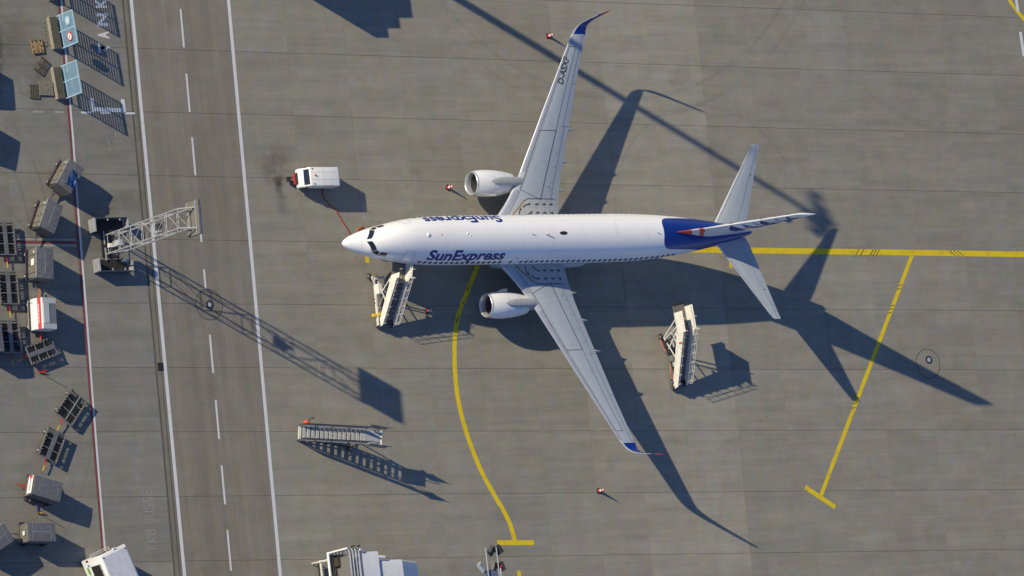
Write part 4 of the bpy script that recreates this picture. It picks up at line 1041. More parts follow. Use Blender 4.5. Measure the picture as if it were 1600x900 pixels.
MB().box(.2, .215, -.74, .74, 1.692, 1.699).build('roof_joint', LGREY, g)
for y_ in (-.79, .79): MB().box(-1.2, -1.12, y_-.05, y_+.05, 1.1, 1.28).build('mirror', DARK, g)
MB().box(-.4, 1.5, -.748, -.741, .62, .66).build('door_joint', LGREY, g)
MB().box(.35, 1.25, -.752, -.742, 1.35, 1.5).build('red_print', RED, g)
MB().box(-1.3, -.55, -.76, -.72, .3, .7).build('wheel_arch', BLACK, g)
MB().box(-1.5, 1.6, -.6, .6, .25, .5).build('chassis', DARK, g)
for x, y in ((-1.0, -.62), (-1.0, .62), (1.1, -.62), (1.1, .62)): wheel_part(g, x, y, .28, .28, .2)
MB().bar((-1.7, -.25, .35), (-2.2, 0, .33), .06).bar((-1.7, .25, .35), (-2.2, 0, .33), .06).box(-2.35, -2.05, -.16, .22, .2, .45).build('tow_bar', DARK, g)
hp = [(.80, 4.95), (.62, 4.62), (.72, 4.30), (.78, 4.05), (1.02, 3.85), (1.30, 3.55), (1.60, 3.3), (1.78, 3.0), (1.98, 2.65), (2.12, 2.35), (2.38, 2.0), (2.62, 1.6), (2.78, 1.2), (3.3, .75), (3.9, .4)]
hp = smoothpts(hp, 3)
hm = MB()
for k, (a, b) in enumerate(zip(hp, hp[1:])): hm.tube((a[0], a[1], .045), (b[0], b[1], .045), .042, 8)
tag(hm.build('power_cable', M('orange_red_hose', (.42, .07, .025), .5, wear=.4, wcol=(.08, .03, .02), scale=6)), 'orange-red power cable snaking over the concrete from the power unit to the jet nose', 'cable')

# ------------------------------------------------------------------ TRAFFIC CONES
cn = thing('traffic_cone', 'red and white traffic cone just left of the starboard wing tip', 'cone', (24.05, 17.20, 0), 0, 'traffic cones round the aircraft')
MB().box(-.21, .21, -.21, .21, 0, .04).build('base', DARK, cn, bevel=.01)
def cr_(z): return .15-(z-.04)*.155
bands = [(.04, .24, RED), (.24, .40, WHITE), (.40, .54, RED), (.54, .68, WHITE), (.68, .90, RED)]
for z0, z1, mt in bands: MB().lathe([(z0, cr_(z0)), (z1, cr_(z1))], (0, 0, 0), 'Z', 18, closed=True).build('band', mt, cn, smooth=True)
for (x, y, r_, lb) in ((12.55, 4.90, 1, 'red and white traffic cone in front of the starboard engine inlet'), (9.20, -4.96, 2, 'red traffic cone beside the shadow of the docked stairs'), (23.62, -19.78, 3, 'red and white traffic cone alone on open concrete right of the curved yellow line')):
    dup(cn, (x, y, 0), r_, lb)
ck = thing('wheel_chock', 'orange chock and cone stub lying by the nose of the jet', 'chock', (3.70, 1.72, 0), .5)
MB().prism([(-.38, -.09), (.38, -.09), (.3, .1), (-.25, .1)], 0, .14).build('block', M('dull_orange', (.38, .11, .03), .6), ck, bevel=.03)

# ------------------------------------------------------------------ COVERED BAGGAGE CARTS
def cart_wheels(t, L, W, sticking=.12):
    for sx in (-1, 1):
        for sy in (-1, 1): wheel_part(t, sx*(W/2+sticking-.1), sy*(L/2-.35), .2, .2, .12, axis='X', hub=GALV)
def covered_cart(label, c, rz, L=2.55, W=1.5, top=CANVAS, side=KHAKI, kind=0, white=False):
    """local x = across (-x side open with curtain), local y = long axis"""
    t = thing('baggage_cart', label, 'baggage cart', (c[0], c[1], 0), rz, 'covered baggage carts in the equipment area')
    h = 1.66; w, l = W/2, L/2
    MB().box(-w-.12, w+.05, -l, l, .36, .46).build('chassis', DARK, t)
    MB().bar((-w-.2, -l-.05, .42), (-w-.2, l+.05, .42), .05).bar((-w-.2, -l, .42), (-w, -l, .42), .05).bar((-w-.2, l, .42), (-w, l, .42), .05).build('bumper_rail', M('blue_worn_steel', (.06, .09, .2), .5, .3, wear=.5, wcol=(.25, .06, .03)) if 'blue_worn_steel' not in bpy.data.materials else bpy.data.materials['blue_worn_steel'], t)
    cart_wheels(t, L, W, .22)
    # side curtain leaning slightly, end walls
    MB().hexa([(-w-.02, -l+.12, .5), (-w+.03, -l+.12, .5), (-w+.03, l-.1, .5), (-w-.02, l-.1, .5), (-w+.0, -l+.02, h-.03), (-w+.05, -l+.02, h-.03), (-w+.05, l-.02, h-.03), (-w+.0, l-.02, h-.03)]).build('side_curtain', side, t)
    MB().box(w-.05, w, -l+.01, l-.01, .5, h-.02).build('side_wall', top, t)
    for s_ in (-1, 1):
        MB().prism([(-w+.06, s_*l), (w-.01, s_*l), (w-.01, s_*(l-.04)), (-w+.06, s_*(l-.04))], .46, h-.02).build('end_wall', side if not white else WHITE, t)
    # roof: slightly crowned sheet with a drooping right edge
    rf = MB(); NX, NY = 8, 8
    for j in range(NY+1):
        for i in range(NX+1):
            u, v = i/NX, j/NY; x = -w+W*u; y = -l+L*v
            z = h+.035*math.sin(math.pi*u)+.02*math.sin(math.pi*v)-(.03 if kind == 0 and (0 < i < NX and 0 < j < NY) and ((i*3+j*5) % 4 == 0) else 0)*.5
            rf.v.append((x, y, z))
    for j in range(NY):
        for i in range(NX): q = j*(NX+1)+i; rf.f.append((q, q+1, q+NX+2, q+NX+1)); rf.m.append(0)
    nb = len(rf.v)
    ring = [j*(NX+1) for j in range(NY+1)]+[NY*(NX+1)+i for i in range(1, NX+1)]+[j*(NX+1)+NX for j in range(NY-1, -1, -1)]+[i for i in range(NX-1, 0, -1)]
    for q in ring: x, y, z = rf.v[q]; rf.v.append((x, y, h-.06))
    for k in range(len(ring)): k2 = (k+1) % len(ring); rf.f.append((ring[k], ring[k2], nb+k2, nb+k)); rf.m.append(0)
    roof = rf.build('roof', top, t, smooth=True)
    z = h+.05
    sm = MB(); sm.box(-w-.012, -w+.028, -l, l, h-.05, h+.03)
    if kind == 0: sm.box(-.02, .03, -l+.42, l-.42, z-.01, z+.012).box(-w+.03, w, -l+.40, -l+.425, z-.012, z+.004).box(-w+.03, w, l-.425, l-.40, z-.012, z+.004)
    elif kind == 1: sm.box(-w+.5, w-.35, l-.32, l-.30, z-.01, z+.006).box(-w+.5, w-.35, -l+.5, -l+.52, z-.01, z+.006).box(w-.37, w-.35, -l+.5, l-.3, z-.01, z+.006)
    sm.build('trim', SEAM if not white else LGREY, roof)
    MB().bar((0, -l, .4), (-.05, -l-.75, .35), .06).bar((-.2, -l, .4), (-.05, -l-.5, .36), .04).bar((.2, -l, .4), (-.05, -l-.5, .36), .04).build('tow_bar', RED if kind else bpy.data.materials['blue_worn_steel'], t)
    MB().box(-w-.035, -w-.025, l-.38, l-.24, 1.25, 1.4).build('number_plate', WHITE, t)
    rl_ = random.Random(int(abs(c[0]*31+c[1]*17)))
    for k in range(3):
        y = -l+L*(k+.6)/3.4+rl_.uniform(-.08, .08); MB().box(-w-.034, -w-.012, y, y+.035, .5, h-.1).build('strap', DARK, t)
    MB().box(-w-.036, -w-.026, rl_.uniform(-.5, 0), rl_.uniform(.1, .4), 1.05, 1.2).build('sticker', M('faded_orange_sticker', (.28, .13, .06), .7) if 'faded_orange_sticker' not in bpy.data.materials else bpy.data.materials['faded_orange_sticker'], t)
    MB().tube((-w+.02, -l-.01, h+.0), (-w+.02, l+.01, h+.0), .028, 6).build('curtain_roll', top, t)
    MB().box(-w-.16, -w-.05, l-.3, l-.12, .46, .56).box(-w-.16, -w-.05, -l+.12, -l+.3, .46, .56).build('corner_box', RED if kind else DARK, t)
    return t
def cart_from(c4, **k):
    """four roof corners (north-west, north-east, south-east, south-west)"""
    nw, ne, se, sw_ = [Vector(p) for p in c4]; c = (nw+ne+se+sw_)/4; d = ((nw+ne)-(sw_+se)).normalized()
    L = ((nw+ne)/2-(sw_+se)/2).length; W = ((ne+se)/2-(nw+sw_)/2).length
    return covered_cart(k.pop('label'), c, math.atan2(-d.x, d.y), L, W, **k)
ca = cart_from([(-23.16, 7.20), (-21.97, 6.40), (-23.45, 4.43), (-24.55, 5.36)], label='grey covered baggage cart with a crumpled blue tarpaulin on its roof')
cb = cart_from([(-25.52, 4.06), (-24.18, 3.55), (-25.30, 1.40), (-26.54, 1.96)], label='grey covered baggage cart tilted between the tarpaulin cart and the red painted stripe')
cc = cart_from([(-27.03, .35), (-25.52, .26), (-25.80, -2.10), (-27.30, -1.98)], label='grey covered baggage cart with a white notice on its side')
MB().box(-.80, -.785, -.15, .35, .95, 1.38).build('notice', WHITE, cc)
# white cart with red stripe: chamfered box body
cd = thing('baggage_cart', 'white covered baggage cart with a red stripe along its upper side', 'baggage cart', (-26.60, -4.72, 0), R(-4), 'covered baggage carts in the equipment area')
w, l, h = .73, 1.2, 1.62
bd = MB(); pr = [(-w-.12, .45), (-w-.12, .95), (-w+.22, h-.02), (-w+.28, h), (w, h), (w, .45)]; n = len(pr)
bd.v = [(x, -l, z) for x, z in pr]+[(x, l, z) for x, z in pr]; bd.f = [tuple(range(n)), tuple(range(n, 2*n))[::-1]]+[(i, n+i, n+(i+1) % n, (i+1) % n) for i in range(n)]; bd.m = [0]*(n+2)
bd.build('body', WHITE, cd, bevel=.02)
a, b = Vector((-w-.12, 0, .95)), Vector((-w+.22, 0, h-.02)); dn = (b-a).normalized(); nr = Vector((-dn.z, 0, dn.x))*.008
p, q = a+dn*.34+nr, a+dn*.66+nr
MB().add([(p.x, -l, p.z), (q.x, -l, q.z), (q.x, l, q.z), (p.x, l, p.z)], [(0, 1, 2, 3)]).build('stripe', RED, cd, fix=False)
p, q = a+dn*.40+nr*1.8, a+dn*.48+nr*1.8
sl_ = MB()
for k in range(9):
    y = -.75+k*.17; sl_.add([(p.x, y, p.z), (q.x, y, q.z), (q.x, y+.09, q.z), (p.x, y+.09, p.z)], [(0, 1, 2, 3)])
sl_.build('side_print', WHITE, cd, fix=False)
MB().box(-w+.30, w-.005, -l+.01, -l+.385, h, h+.012).box(-w+.30, w-.005, l-.385, l-.01, h, h+.012).build('roof_skin', LGREY, cd)
MB().box(-w+.34, w-.62, -l+.42, l-.42, h, h+.05).build('roof_hatch', LGREY, cd, bevel=.015)
MB().box(w-.60, w-.01, -l+.42, l-.42, h, h+.012).build('roof_panel', M('grey_roof_sheet', (.15, .165, .19), .5), cd)
MB().box(-w+.28, w+.006, -l+.39, -l+.405, h-.01, h+.006).box(-w+.28, w+.006, l-.405, l-.39, h-.01, h+.006).build('seam', LGREY, cd)
MB().box(-w-.25, w+.05, -l, l, .34, .44).build('chassis', DARK, cd)
MB().bar((-w-.32, -l+.1, .45), (-w-.32, l-.1, .45), .05).bar((-w-.3, l-.2, .45), (-w-.3, l-.2, .9), .04).build('bumper_rail', GALV, cd); cart_wheels(cd, 2.4, 1.46, .3)
MB().bar((0, l, .4), (.15, l+.9, .35), .06).build('tow_bar', ORANGE, cd)
MB().bar((0, -l, .4), (0, -l-.6, .35), .06).build('drawbar_eye', ORANGE, cd)
# tarpaulin on the first cart
tp = MB(); NX, NY = 12, 10; rz_ = random.Random(3)
for j in range(NY+1):
    for i in range(NX+1):
        u, v = i/NX, j/NY; x = -.15+1.12*u*(.75+.25*math.sin(v*3)); y = -.72+1.4*v*(1-.35*u)+.1*math.sin(u*5)
        z = 1.74+.10*abs(math.sin(u*9+v*4))+.07*math.sin(v*11+u*2)+rz_.uniform(-.02, .02)
        if x > .68: z -= (x-.68)*2.2
        tp.v.append((x, y-.12, z))
for j in range(NY):
    for i in range(NX): q = j*(NX+1)+i; tp.f.append((q, q+1, q+NX+2, q+NX+1)); tp.m.append(0)
tpo = tp.build('tarpaulin', TARP, None, smooth=True, fix=False); tpo.location = ca.location; tpo.rotation_euler = ca.rotation_euler
md = tpo.modifiers.new('thickness', 'SOLIDIFY'); md.thickness = .01
tag(tpo, 'crumpled blue tarpaulin thrown over the corner of a grey cart roof', 'tarpaulin')
ce = cart_from([(-26.99, -17.77), (-27.40, -19.24), (-29.81, -18.51), (-29.24, -17.05)], label='dark grey covered cart with a white lettered end board, below the two slatted dollies', kind=1)
cf = cart_from([(-28.05, -20.79), (-28.15, -22.19), (-30.55, -22.10), (-30.42, -20.66)], label='grey covered cart standing crosswise near the bottom left, long side level', kind=0)
cg = cart_from([(-32.49, -20.60), (-31.80, -22.0), (-33.95, -23.1), (-34.6, -21.7)], label='grey covered cart cut off by the left edge, coupled to the crosswise cart', kind=0)
# board on the west end of cart ce (its local +y end points east, so the board is at -y)
MB().box(-.70, .70, -1.34, -1.30, .95, 1.6).build('end_board', WHITE, ce)
MB().box(-.55, .45, -1.352, -1.342, 1.2, 1.42).build('board_print', LGREY, ce); MB().box(-.68, -.5, -1.354, -1.342, 1.1, 1.5).build('red_print', RED, ce)
for c_ in (cf,):
    MB().box(-.12, .2, -1.30, -1.28, 1.0, 1.3).build('notice', WHITE, c_)
# carts beyond the left edge whose shadows reach into view
dup(cb, (-30.52, 14.35, 0), R(-2), 'grey covered baggage cart parked beyond the left edge, the northernmost of its kind')
dup(cb, (-30.75, 9.75, 0), R(-17), 'grey covered baggage cart beyond the left edge, level with the tarpaulin cart')
dup(cb, (-31.55, -6.4, 0), R(2), 'grey covered baggage cart at the left edge beside the long roller dolly')

# ------------------------------------------------------------------ ROLLER DOLLIES
def dolly(label, c, rz, L=2.5, W=1.55, plate=True):
    t = thing('cargo_dolly', label, 'cargo dolly', (c[0], c[1], 0), rz, 'open roller dollies for containers')
    w, l = W/2, L/2; z = .54
    for x in (-w, w): MB().box(x-.03, x+.03, -l, l, z-.14, z+.06).build('side_rail', M('dull_rail', (.22, .205, .18), .5, .3, wear=.5) if 'dull_rail' not in bpy.data.materials else bpy.data.materials['dull_rail'], t)
    ee = MB(); ee.box(-w+.03, w-.03, -l, -l+.06, z-.12, z).box(-w+.03, w-.03, l-.06, l, z-.12, z)
    for y in (-l/3, l/3): ee.box(-w+.03, w-.03, y-.03, y+.03, z-.11, z-.005)
    ee.build('cross_beam', MGREY, t)
    if plate: MB().box(-.18, .18, -l+.06, l-.06, z-.02, z+.012).build('walk_plate', M('scuffed_plate', (.20, .205, .215), .5, .3, wear=.4) if 'scuffed_plate' not in bpy.data.materials else bpy.data.materials['scuffed_plate'], t)
    else: MB().box(-.06+.15, .0+.15, -l+.06, l-.06, z-.02, z+.03).build('centre_rail', GALV, t)
    rl = MB(); n = 15
    for i in range(n):
        y = -l+.14+(L-.28)*i/(n-1)
        if abs(abs(y)-l/3) < .07: continue
        for a, b in (((-w+.06, -.2), (.2, w-.06)) if plate else ((-w+.06, .06), (.18, w-.06))): rl.tube((a, y, z-.05), (b, y, z-.05), .032, 6)
    o = rl.build('rollers', DARK, t); o['kind'] = 'stuff'
    un = MB().box(-w+.1, w-.1, -l+.3, l-.3, .2, .3); un.build('chassis', BLACK, t)
    tb = MB()
    for i in range(8):
        y = -l+.2+(L-.4)*i/7; tb.box(-w+.05, -w+.12, y-.03, y+.03, z, z+.05).box(w-.12, w-.05, y-.03, y+.03, z, z+.05)
    o = tb.build('side_guides', GALV, t); o['kind'] = 'stuff'
    for sx in (-1, 1):
        for sy in (-1, 1): wheel_part(t, sx*(w-.02), sy*(l-.4), .2, .2, .12, axis='X', hub=GALV)
    MB().bar((.0, -l, .36), (.06, -l-.55, .33), .05).bar((-.15, -l, .36), (.02, -l-.3, .34), .035).build('tow_bar', RED, t)
    MB().bar((.06, -l-.5, .33), (.1, -l-.95, .3), .06).build('tow_eye', YELLOW, t)
    return t
d0 = dolly('roller dolly at the left edge level with the red painted stripe', (-28.95, 1.30), R(-1), 2.55, 1.6)
dup(d0, (-29.15, -2.50, 0), R(-2), 'roller dolly at the left edge beside the cart with the white notice')
dup(d0, (-29.45, -6.25, 0), R(-1), 'roller dolly at the left edge beside the white cart, lowest of the column')
dolly('dark roller dolly turned almost crosswise just below the white and red cart', (-26.85, -7.42), R(-73), 2.5, 1.4)
dolly('slatted roller dolly angled beside the red line, without a centre plate', (-24.77, -11.83), R(-41.5), 2.45, 1.62, False)
dolly('roller dolly angled below the slatted one, grey plate down its middle', (-26.83, -14.67), R(-29), 2.4, 1.6)

# crumpled tow hose / tag things on the ground
def towrope(label, pts, mats, pole):
    t = thing('tow_bar_handle', label, 'tow bar', (pts[0][0], pts[0][1], 0))
    b = Vector((pts[0][0], pts[0][1], 0))
    for k, (p, q) in enumerate(zip(pts, pts[1:])):
        MB().tube(Vector((*p, .12))-b, Vector((*q, .12))-b, .045, 6).build('bar', mats[k % len(mats)], t)
    MB().tube(Vector((*pole, .1))-b, Vector((pole[0], pole[1], 1.12))-b, .03, 6).build('handle', mats[0], t)
towrope('blue and yellow tow bar handle standing up below the dark grey cart', [(-28.55, -19.15), (-28.6, -19.75), (-28.1, -19.8), (-27.9, -19.8)], [BLUE, YELLOW, RED], (-28.55, -19.72))
towrope('orange tow bar handle standing up below the crosswise dolly', [(-27.2, -8.7), (-27.05, -9.0), (-26.4, -9.05)], [RED, ORANGE], (-26.95, -9.0))

# ------------------------------------------------------------------ BLAST FENCES
def fence(label, y1, y0, x, signs, rz):
    t = thing('blast_fence', label, 'fence', (x, (y0+y1)/2, 0), rz, 'pale blue blast fences on concrete blocks')
    l = (y1-y0)/2; zb, zt = .64, 2.64
    MB().box(-.74, .0, -l, l, 0, .40).build('concrete_block', [CONC], t, bevel=.03)
    MB().box(-.70, -.03, -l+.03, l-.03, .401, .42).build('dirt_layer', MOSSY, t)
    fr = MB()
    for y in (-l, 0, l): fr.box(.02, .09, y-.035, y+.035, .2, zt)
    fr.build('post', SKYBLUE2, t)
    r_ = MB()
    for a, b in ((-l+.036, -.036), (.036, l-.036)):
        for z in (zb, zt-.03): r_.box(.02, .09, a, b, z-.03, z+.03)
    r_.build('rail', SKYBLUE2, t)
    sl = None; n = 17
    for a, b in ((-l+.038, -.038), (.038, l-.038)):
        for i in range(n):
            z = zb+.09+(zt-zb-.2)*i/(n-1)
            if sl is None:
                m_ = MB(); hl = (b-a)/2; m_.box(-.008, .008, -hl, hl, -.028, .028)
                sl = m_.build('slat', SKYBLUE, t); sl.location = (.055, (a+b)/2, z)
            else: inst(sl, 'slat', t, (.055, (a+b)/2, z))
    for (yy_, zz_, mt, inner) in signs:
        MB().lathe([(-.02, .36), (.0, .36)], (.0, yy_, zz_), 'X', 24, closed=True).build('sign', mt, t)
        MB().lathe([(-.028, .27 if mt is RED else .17), (-.021, .27 if mt is RED else .17)], (.0, yy_, zz_), 'X', 24, closed=True).build('sign_face', WHITE, t)
        if mt is RED: MB().bar((-.032, yy_-.2, zz_-.2), (-.032, yy_+.2, zz_+.2), .02, .07).build('sign_bar', RED, t)
        else: MB().lathe([(-.034, .08), (-.029, .08)], (.0, yy_, zz_), 'X', 16, closed=True).build('sign_dot', mt, t)
    return t
BLUESIGN = M('blue_sign', (.03, .2, .55), .4)
SKYSIGN = M('pale_sign', (.32, .5, .66), .4)
fence('pale blue louvred blast fence with two round signs, on a concrete block', 18.60, 16.08, -22.03, [(.62, 1.8, SKYSIGN, 0), (-.62, 1.75, RED, 0)], R(4)-R(0))
fence('pale blue louvred blast fence without signs, beside the slatted wooden pallet', 14.66, 12.16, -22.18, [], R(4))
fence('pale blue louvred blast fence just above the top edge of the view', 22.42, 19.92, -21.88, [], R(4))

# ------------------------------------------------------------------ PALLETS
p = thing('pallet', 'tan plastic pallet with nine holes, lying near the signed blast fence', 'pallet', (-24.0, 16.28, 0), R(6))
MB().box(-.5, .5, -.52, .52, .09, .14).build('deck', TAN, p, bevel=.01)
for i in (-1, 0, 1):
    for j in (-1, 0, 1):
        MB().lathe([(.0, .085), (.146, .085)], (i*.38, j*.40, 0), 'Z', 12, closed=True).build('foot', BLACK, p)  # black tops through the deck paint in the shade of its holes
rb = MB()
for k in range(4): rb.bar((0, 0, .15), (.42*math.cos(R(45+90*k)), .42*math.sin(R(45+90*k)), .15), .05, .03)
for s_ in (-1, 1): rb.box(-.5, .5, s_*.5-.02, s_*.5+.02, .14, .165).box(s_*.48-.02, s_*.48+.02, -.48, .48, .14, .165).box(-.3, .3, s_*.22-.015, s_*.22+.015, .14, .16)
rb.build('rib', TAN, p)
def wood_pallet(label, c, rz, n=8, L=1.2, W=.95, mat=WOOD, z=0):
    t = thing('pallet', label, 'pallet', (c[0], c[1], z), rz)
    for i in range(n): x = -L/2+L*(i+.5)/n; MB().box(x-.045, x+.045, -W/2, W/2, .12, .145).build('board', mat, t)
    for y in (-W/2+.06, 0, W/2-.06): MB().box(-L/2, L/2, y-.045, y+.045, .02, .118).build('bearer', DARK if mat is WOOD else mat, t)
wood_pallet('grey slatted wooden pallet against the second concrete block', (-23.62, 13.0), R(-2), 9, 1.25, 1.1, M('grey_wood', (.27, .25, .21), .85, wear=.5, scale=6))
wood_pallet('dark broken wooden pallet lying askew beside the second concrete block', (-23.75, 14.75), R(-38), 4, .85, 1.3)
wood_pallet('low weathered slat grid left of the grey slatted pallet', (-24.62, 12.75), R(-4), 6, .9, 1.1, WOOD, -.06)
deb = thing('scrap_pile', 'small pile of broken stones along the signed fence block', 'rubble', (-23.1, 17.3, 0))
for k in range(14):
    y = -1.0+k*.15; x = rnd.uniform(-.12, .1); s_ = rnd.uniform(.03, .07)
    MB().lathe([(0, s_), (s_*.7, s_*.8), (s_*1.1, s_*.2)], (x, y, 0), 'Z', 6, closed=True).build('stone', CONC if k % 2 else MOSSY, deb)

# ------------------------------------------------------------------ LATTICE SIGNAL MAST
mt = thing('lattice_mast', 'galvanised lattice mast carrying a wide display board over the service road', 'mast', (-19.93, .72, 0), R(-2.0))
A = .74; Dp = .95; Hm = 10.9
ch4 = [(-0, -A), (-0, A), (Dp, -A), (Dp, A)]
for (x, y) in ch4:
    MB().tube((x, y, .25), (x, y, Hm), .058, 8).build('chord', GALV, mt)
br = MB(); nb = 6; dz = (Hm-.6)/nb
faces = [((0, -A), (0, A)), ((Dp, -A), (Dp, A)), ((0, -A), (Dp, -A)), ((0, A), (Dp, A))]
for fi, (a, b) in enumerate(faces):
    for k in range(nb+1):
        z = .6+k*dz; br_ = MB().tube((a[0], a[1], z), (b[0], b[1], z), .025, 6)
        br_.build('brace', GALV, mt)
        if k < nb:
            p, q = ((a, b) if k % 2 == 0 else (b, a))
            MB().tube((p[0], p[1], z), (q[0], q[1], z+dz), .025, 6).build('brace', GALV, mt)
# cantilever arms and the board facing the aircraft
for y in (-A, A):
    MB().bar((0, y, Hm), (1.16, y*1.08, Hm+.55), .08, .1).bar((Dp, y, Hm-.35), (1.16, y*1.08, Hm-.55), .06, .08).build('arm', LGREY, mt)
MB().bar((0, -A, Hm), (0, A, Hm), .06).bar((Dp, -A, Hm), (Dp, A, Hm), .06).build('top_beam', GALV, mt)
bdp = MB().box(0.95, 1.35, -1.30, 1.30, 10.15, 11.85); 
bd_ = MB().box(1.18, 1.42, -1.32, 1.32, 10.15, 11.9).build('board', M('khaki_board', (.17, .165, .14), .6, wear=.3), mt, bevel=.01)
MB().box(1.421, 1.45, -1.25, 1.25, 10.2, 11.85).build('board_face', DARK, bd_)
MB().box(1.30, 1.425, -1.33, 1.33, 11.903, 11.93).build('board_cap', M('slate_cap', (.08, .09, .16), .5), bd_)
for z in (10.45, 11.6): MB().box(1.10, 1.178, -1.3, 1.3, z-.05, z+.05).build('board_rib', SEAM, bd_)
for y in (-.7, .7): MB().bar((1.14, y-.3, 10.4), (1.14, y+.3, 11.7), .04).build('board_brace', GALV, bd_)
# winch and motor inside the lattice
MB().tube((.45, -.2, 7.2), (.45, .3, 7.2), .2, 14).box(.3, .6, -.05, .2, 7.3, 7.6).build('winch', DARK, mt)
MB().box(.2, .75, -.35, .4, 6.95, 6.98).box(.35, .6, -.35, -.2, 7.0, 7.4).build('winch_platform', LGREY, mt)
MB().box(.05, .5, -.35, .1, 1.2, 2.0).build('cabinet', LGREY, mt, bevel=.02)
MB().box(-.25, .05, -.35, -.05, .9, 1.2).build('lamp_box', WARMWHITE, mt)
MB().box(-.25, 1.2, -.95, .95, 0.005, .05).build('base_plate', DARK, mt, bevel=.01)
# ballast enclosures either side of the mast: sheet walls with louvred cheeks
def enclosure(label, y_out, y_in, open_dir):
    e = thing('ballast_enclosure', label, 'steel enclosure', (0, 0, 0))
    x0, x1, h = -21.12, -18.12, .92
    yo = y_out; yi = y_in; s_ = 1 if yo > yi else -1
    MB().box(x0, x1, min(yo, yo-s_*.06), max(yo, yo-s_*.06), .02, h).build('wall', M('slate_blue_steel', (.09, .11, .15), .5, .3, wear=.3) if 'slate_blue_steel' not in bpy.data.materials else bpy.data.materials['slate_blue_steel'], e)
    MB().box(x0-.0, x0+.05, min(yo-s_*.062, yi), max(yo-s_*.062, yi), .02, h).build('cheek', bpy.data.materials['slate_blue_steel'], e)
    for k in range(5):
        MB().box(x0-.05, x0-.004, min(yo-s_*.04, yi), max(yo-s_*.04, yi), .08+k*.17, .19+k*.17).build('louvre', GALV, e)
    MB().box(x0-.07, x0+.08, min(yo-s_*.02, yi), max(yo-s_*.02, yi), h+.002, h+.03).build('cap', LGREY, e)
    MB().box(x1+.002, x1+.07, min(yo-s_*.0, yi+s_*.25), max(yo-s_*.0, yi+s_*.25), .3, h).build('end_post', GALV, e)
    for x in (-21.0, -19.9, -18.8): MB().bar((x, yo-s_*.08, h-.08), (x, yo-s_*.24, h-.02), .07).build('lug', LGREY, e)
    MB().box(x0+.3, x1-.1, min(yo-s_*.14, yi), max(yo-s_*.14, yi), .02, .2).build('ballast', BLACK, e)  # black fill: shade inside the enclosure walls put into the colour
    MB().bar((-20.05, yi+s_*.1, .32), (-20.05, yi-s_*.9, .32), .08).build('tie_beam', GALV, e)
    return e
enclosure('slate steel ballast enclosure north of the lattice mast, open towards it', 2.74, 1.66, -1)
enclosure('slate steel ballast enclosure south of the lattice mast, casting a solid shadow', -1.46, -.42, 1)
ob = MB().lathe([(0, .17), (.3, .22), (.55, .16), (.6, .02)], (0, 0, 0), 'Z', 14); o = ob.build('drum', M('blue_grey_drum', (.10, .15, .22), .5), None, smooth=True)
o.location = (-18.5, -.62, .2); tag(o, 'small blue-grey drum inside the south ballast enclosure', 'drum')

# ------------------------------------------------------------------ FLOODLIGHT MASTS
def flood_mast(label, foot, h, rz, off=-1.35):
    t = thing('floodlight_mast', label, 'floodlight mast', (foot[0], foot[1], 0), rz, 'tall floodlight masts round the apron')
    MB().tube((0, off, 0), (0, off, h), .42, 16, r2=.20).build('pole', GALV, t, smooth=True)
    MB().box(-.7, .7, off-.7, off+.7, 0, .3).build('footing', CONC, t)
    MB().box(-.75, .55, -1.7, .10, h-.05, h+.05).build('platform', M('blue_grey_plate', (.17, .2, .28), .5, .3) if 'blue_grey_plate' not in bpy.data.materials else bpy.data.materials['blue_grey_plate'], t)
    for x in (-.55, .42): MB().tube((x, -1.3, h+.15), (x, 1.75, h+.15), .045, 8).tube((x, .1, h), (x, .1, h+.15), .04, 6).build('arm', GALV, t)
    for (x, y, a, sh) in ((-.95, .35, 40, 1), (.12, 1.55, -35, 0), (.75, 1.55, 215, 0), (.18, .35, -20, 0), (.80, .30, 200, 0), (-.9, -.9, 60, 0), (.9, -.9, 150, 1)):
        b = bpy.data.objects.new('lamp', None)
        X = Matrix.Translation((x, y, h-.05)) @ Matrix.Rotation(R(a), 4, 'Z') @ Matrix.Rotation(R(28), 4, 'Y')
        lm = MB().hexa([X@Vector(v) for v in ((-.3, -.36, -.12), (.3, -.36, -.12), (.3, .36, -.12), (-.3, .36, -.12), (-.22, -.3, .14), (.22, -.3, .14), (.22, .3, .14), (-.22, .3, .14))]).build('lamp', GALV if sh else DARK, t)
        MB().add([X@Vector(v) for v in ((-.28, -.34, -.126), (.28, -.34, -.126), (.28, .34, -.126), (-.28, .34, -.126))], [(0, 3, 2, 1)]).build('lens', GLASS, lm, fix=False)
    MB().tube((.6, -.6, h+.05), (.6, .15, h+.1), .08, 8).build('warning_light', WARMWHITE, t)
    MB().tube((.6, .15, h+.1), (.72, .32, h+.1), .07, 8).build('red_lens', RED, t)
flood_mast('floodlight mast below the lower edge, its lamp head reaching into view', (-6.9, -29.35), 28, 0)
flood_mast('floodlight mast north of the view whose long thin shadow crosses the wing and tail', (-8.15, 33.2), 28, R(20), 0.)

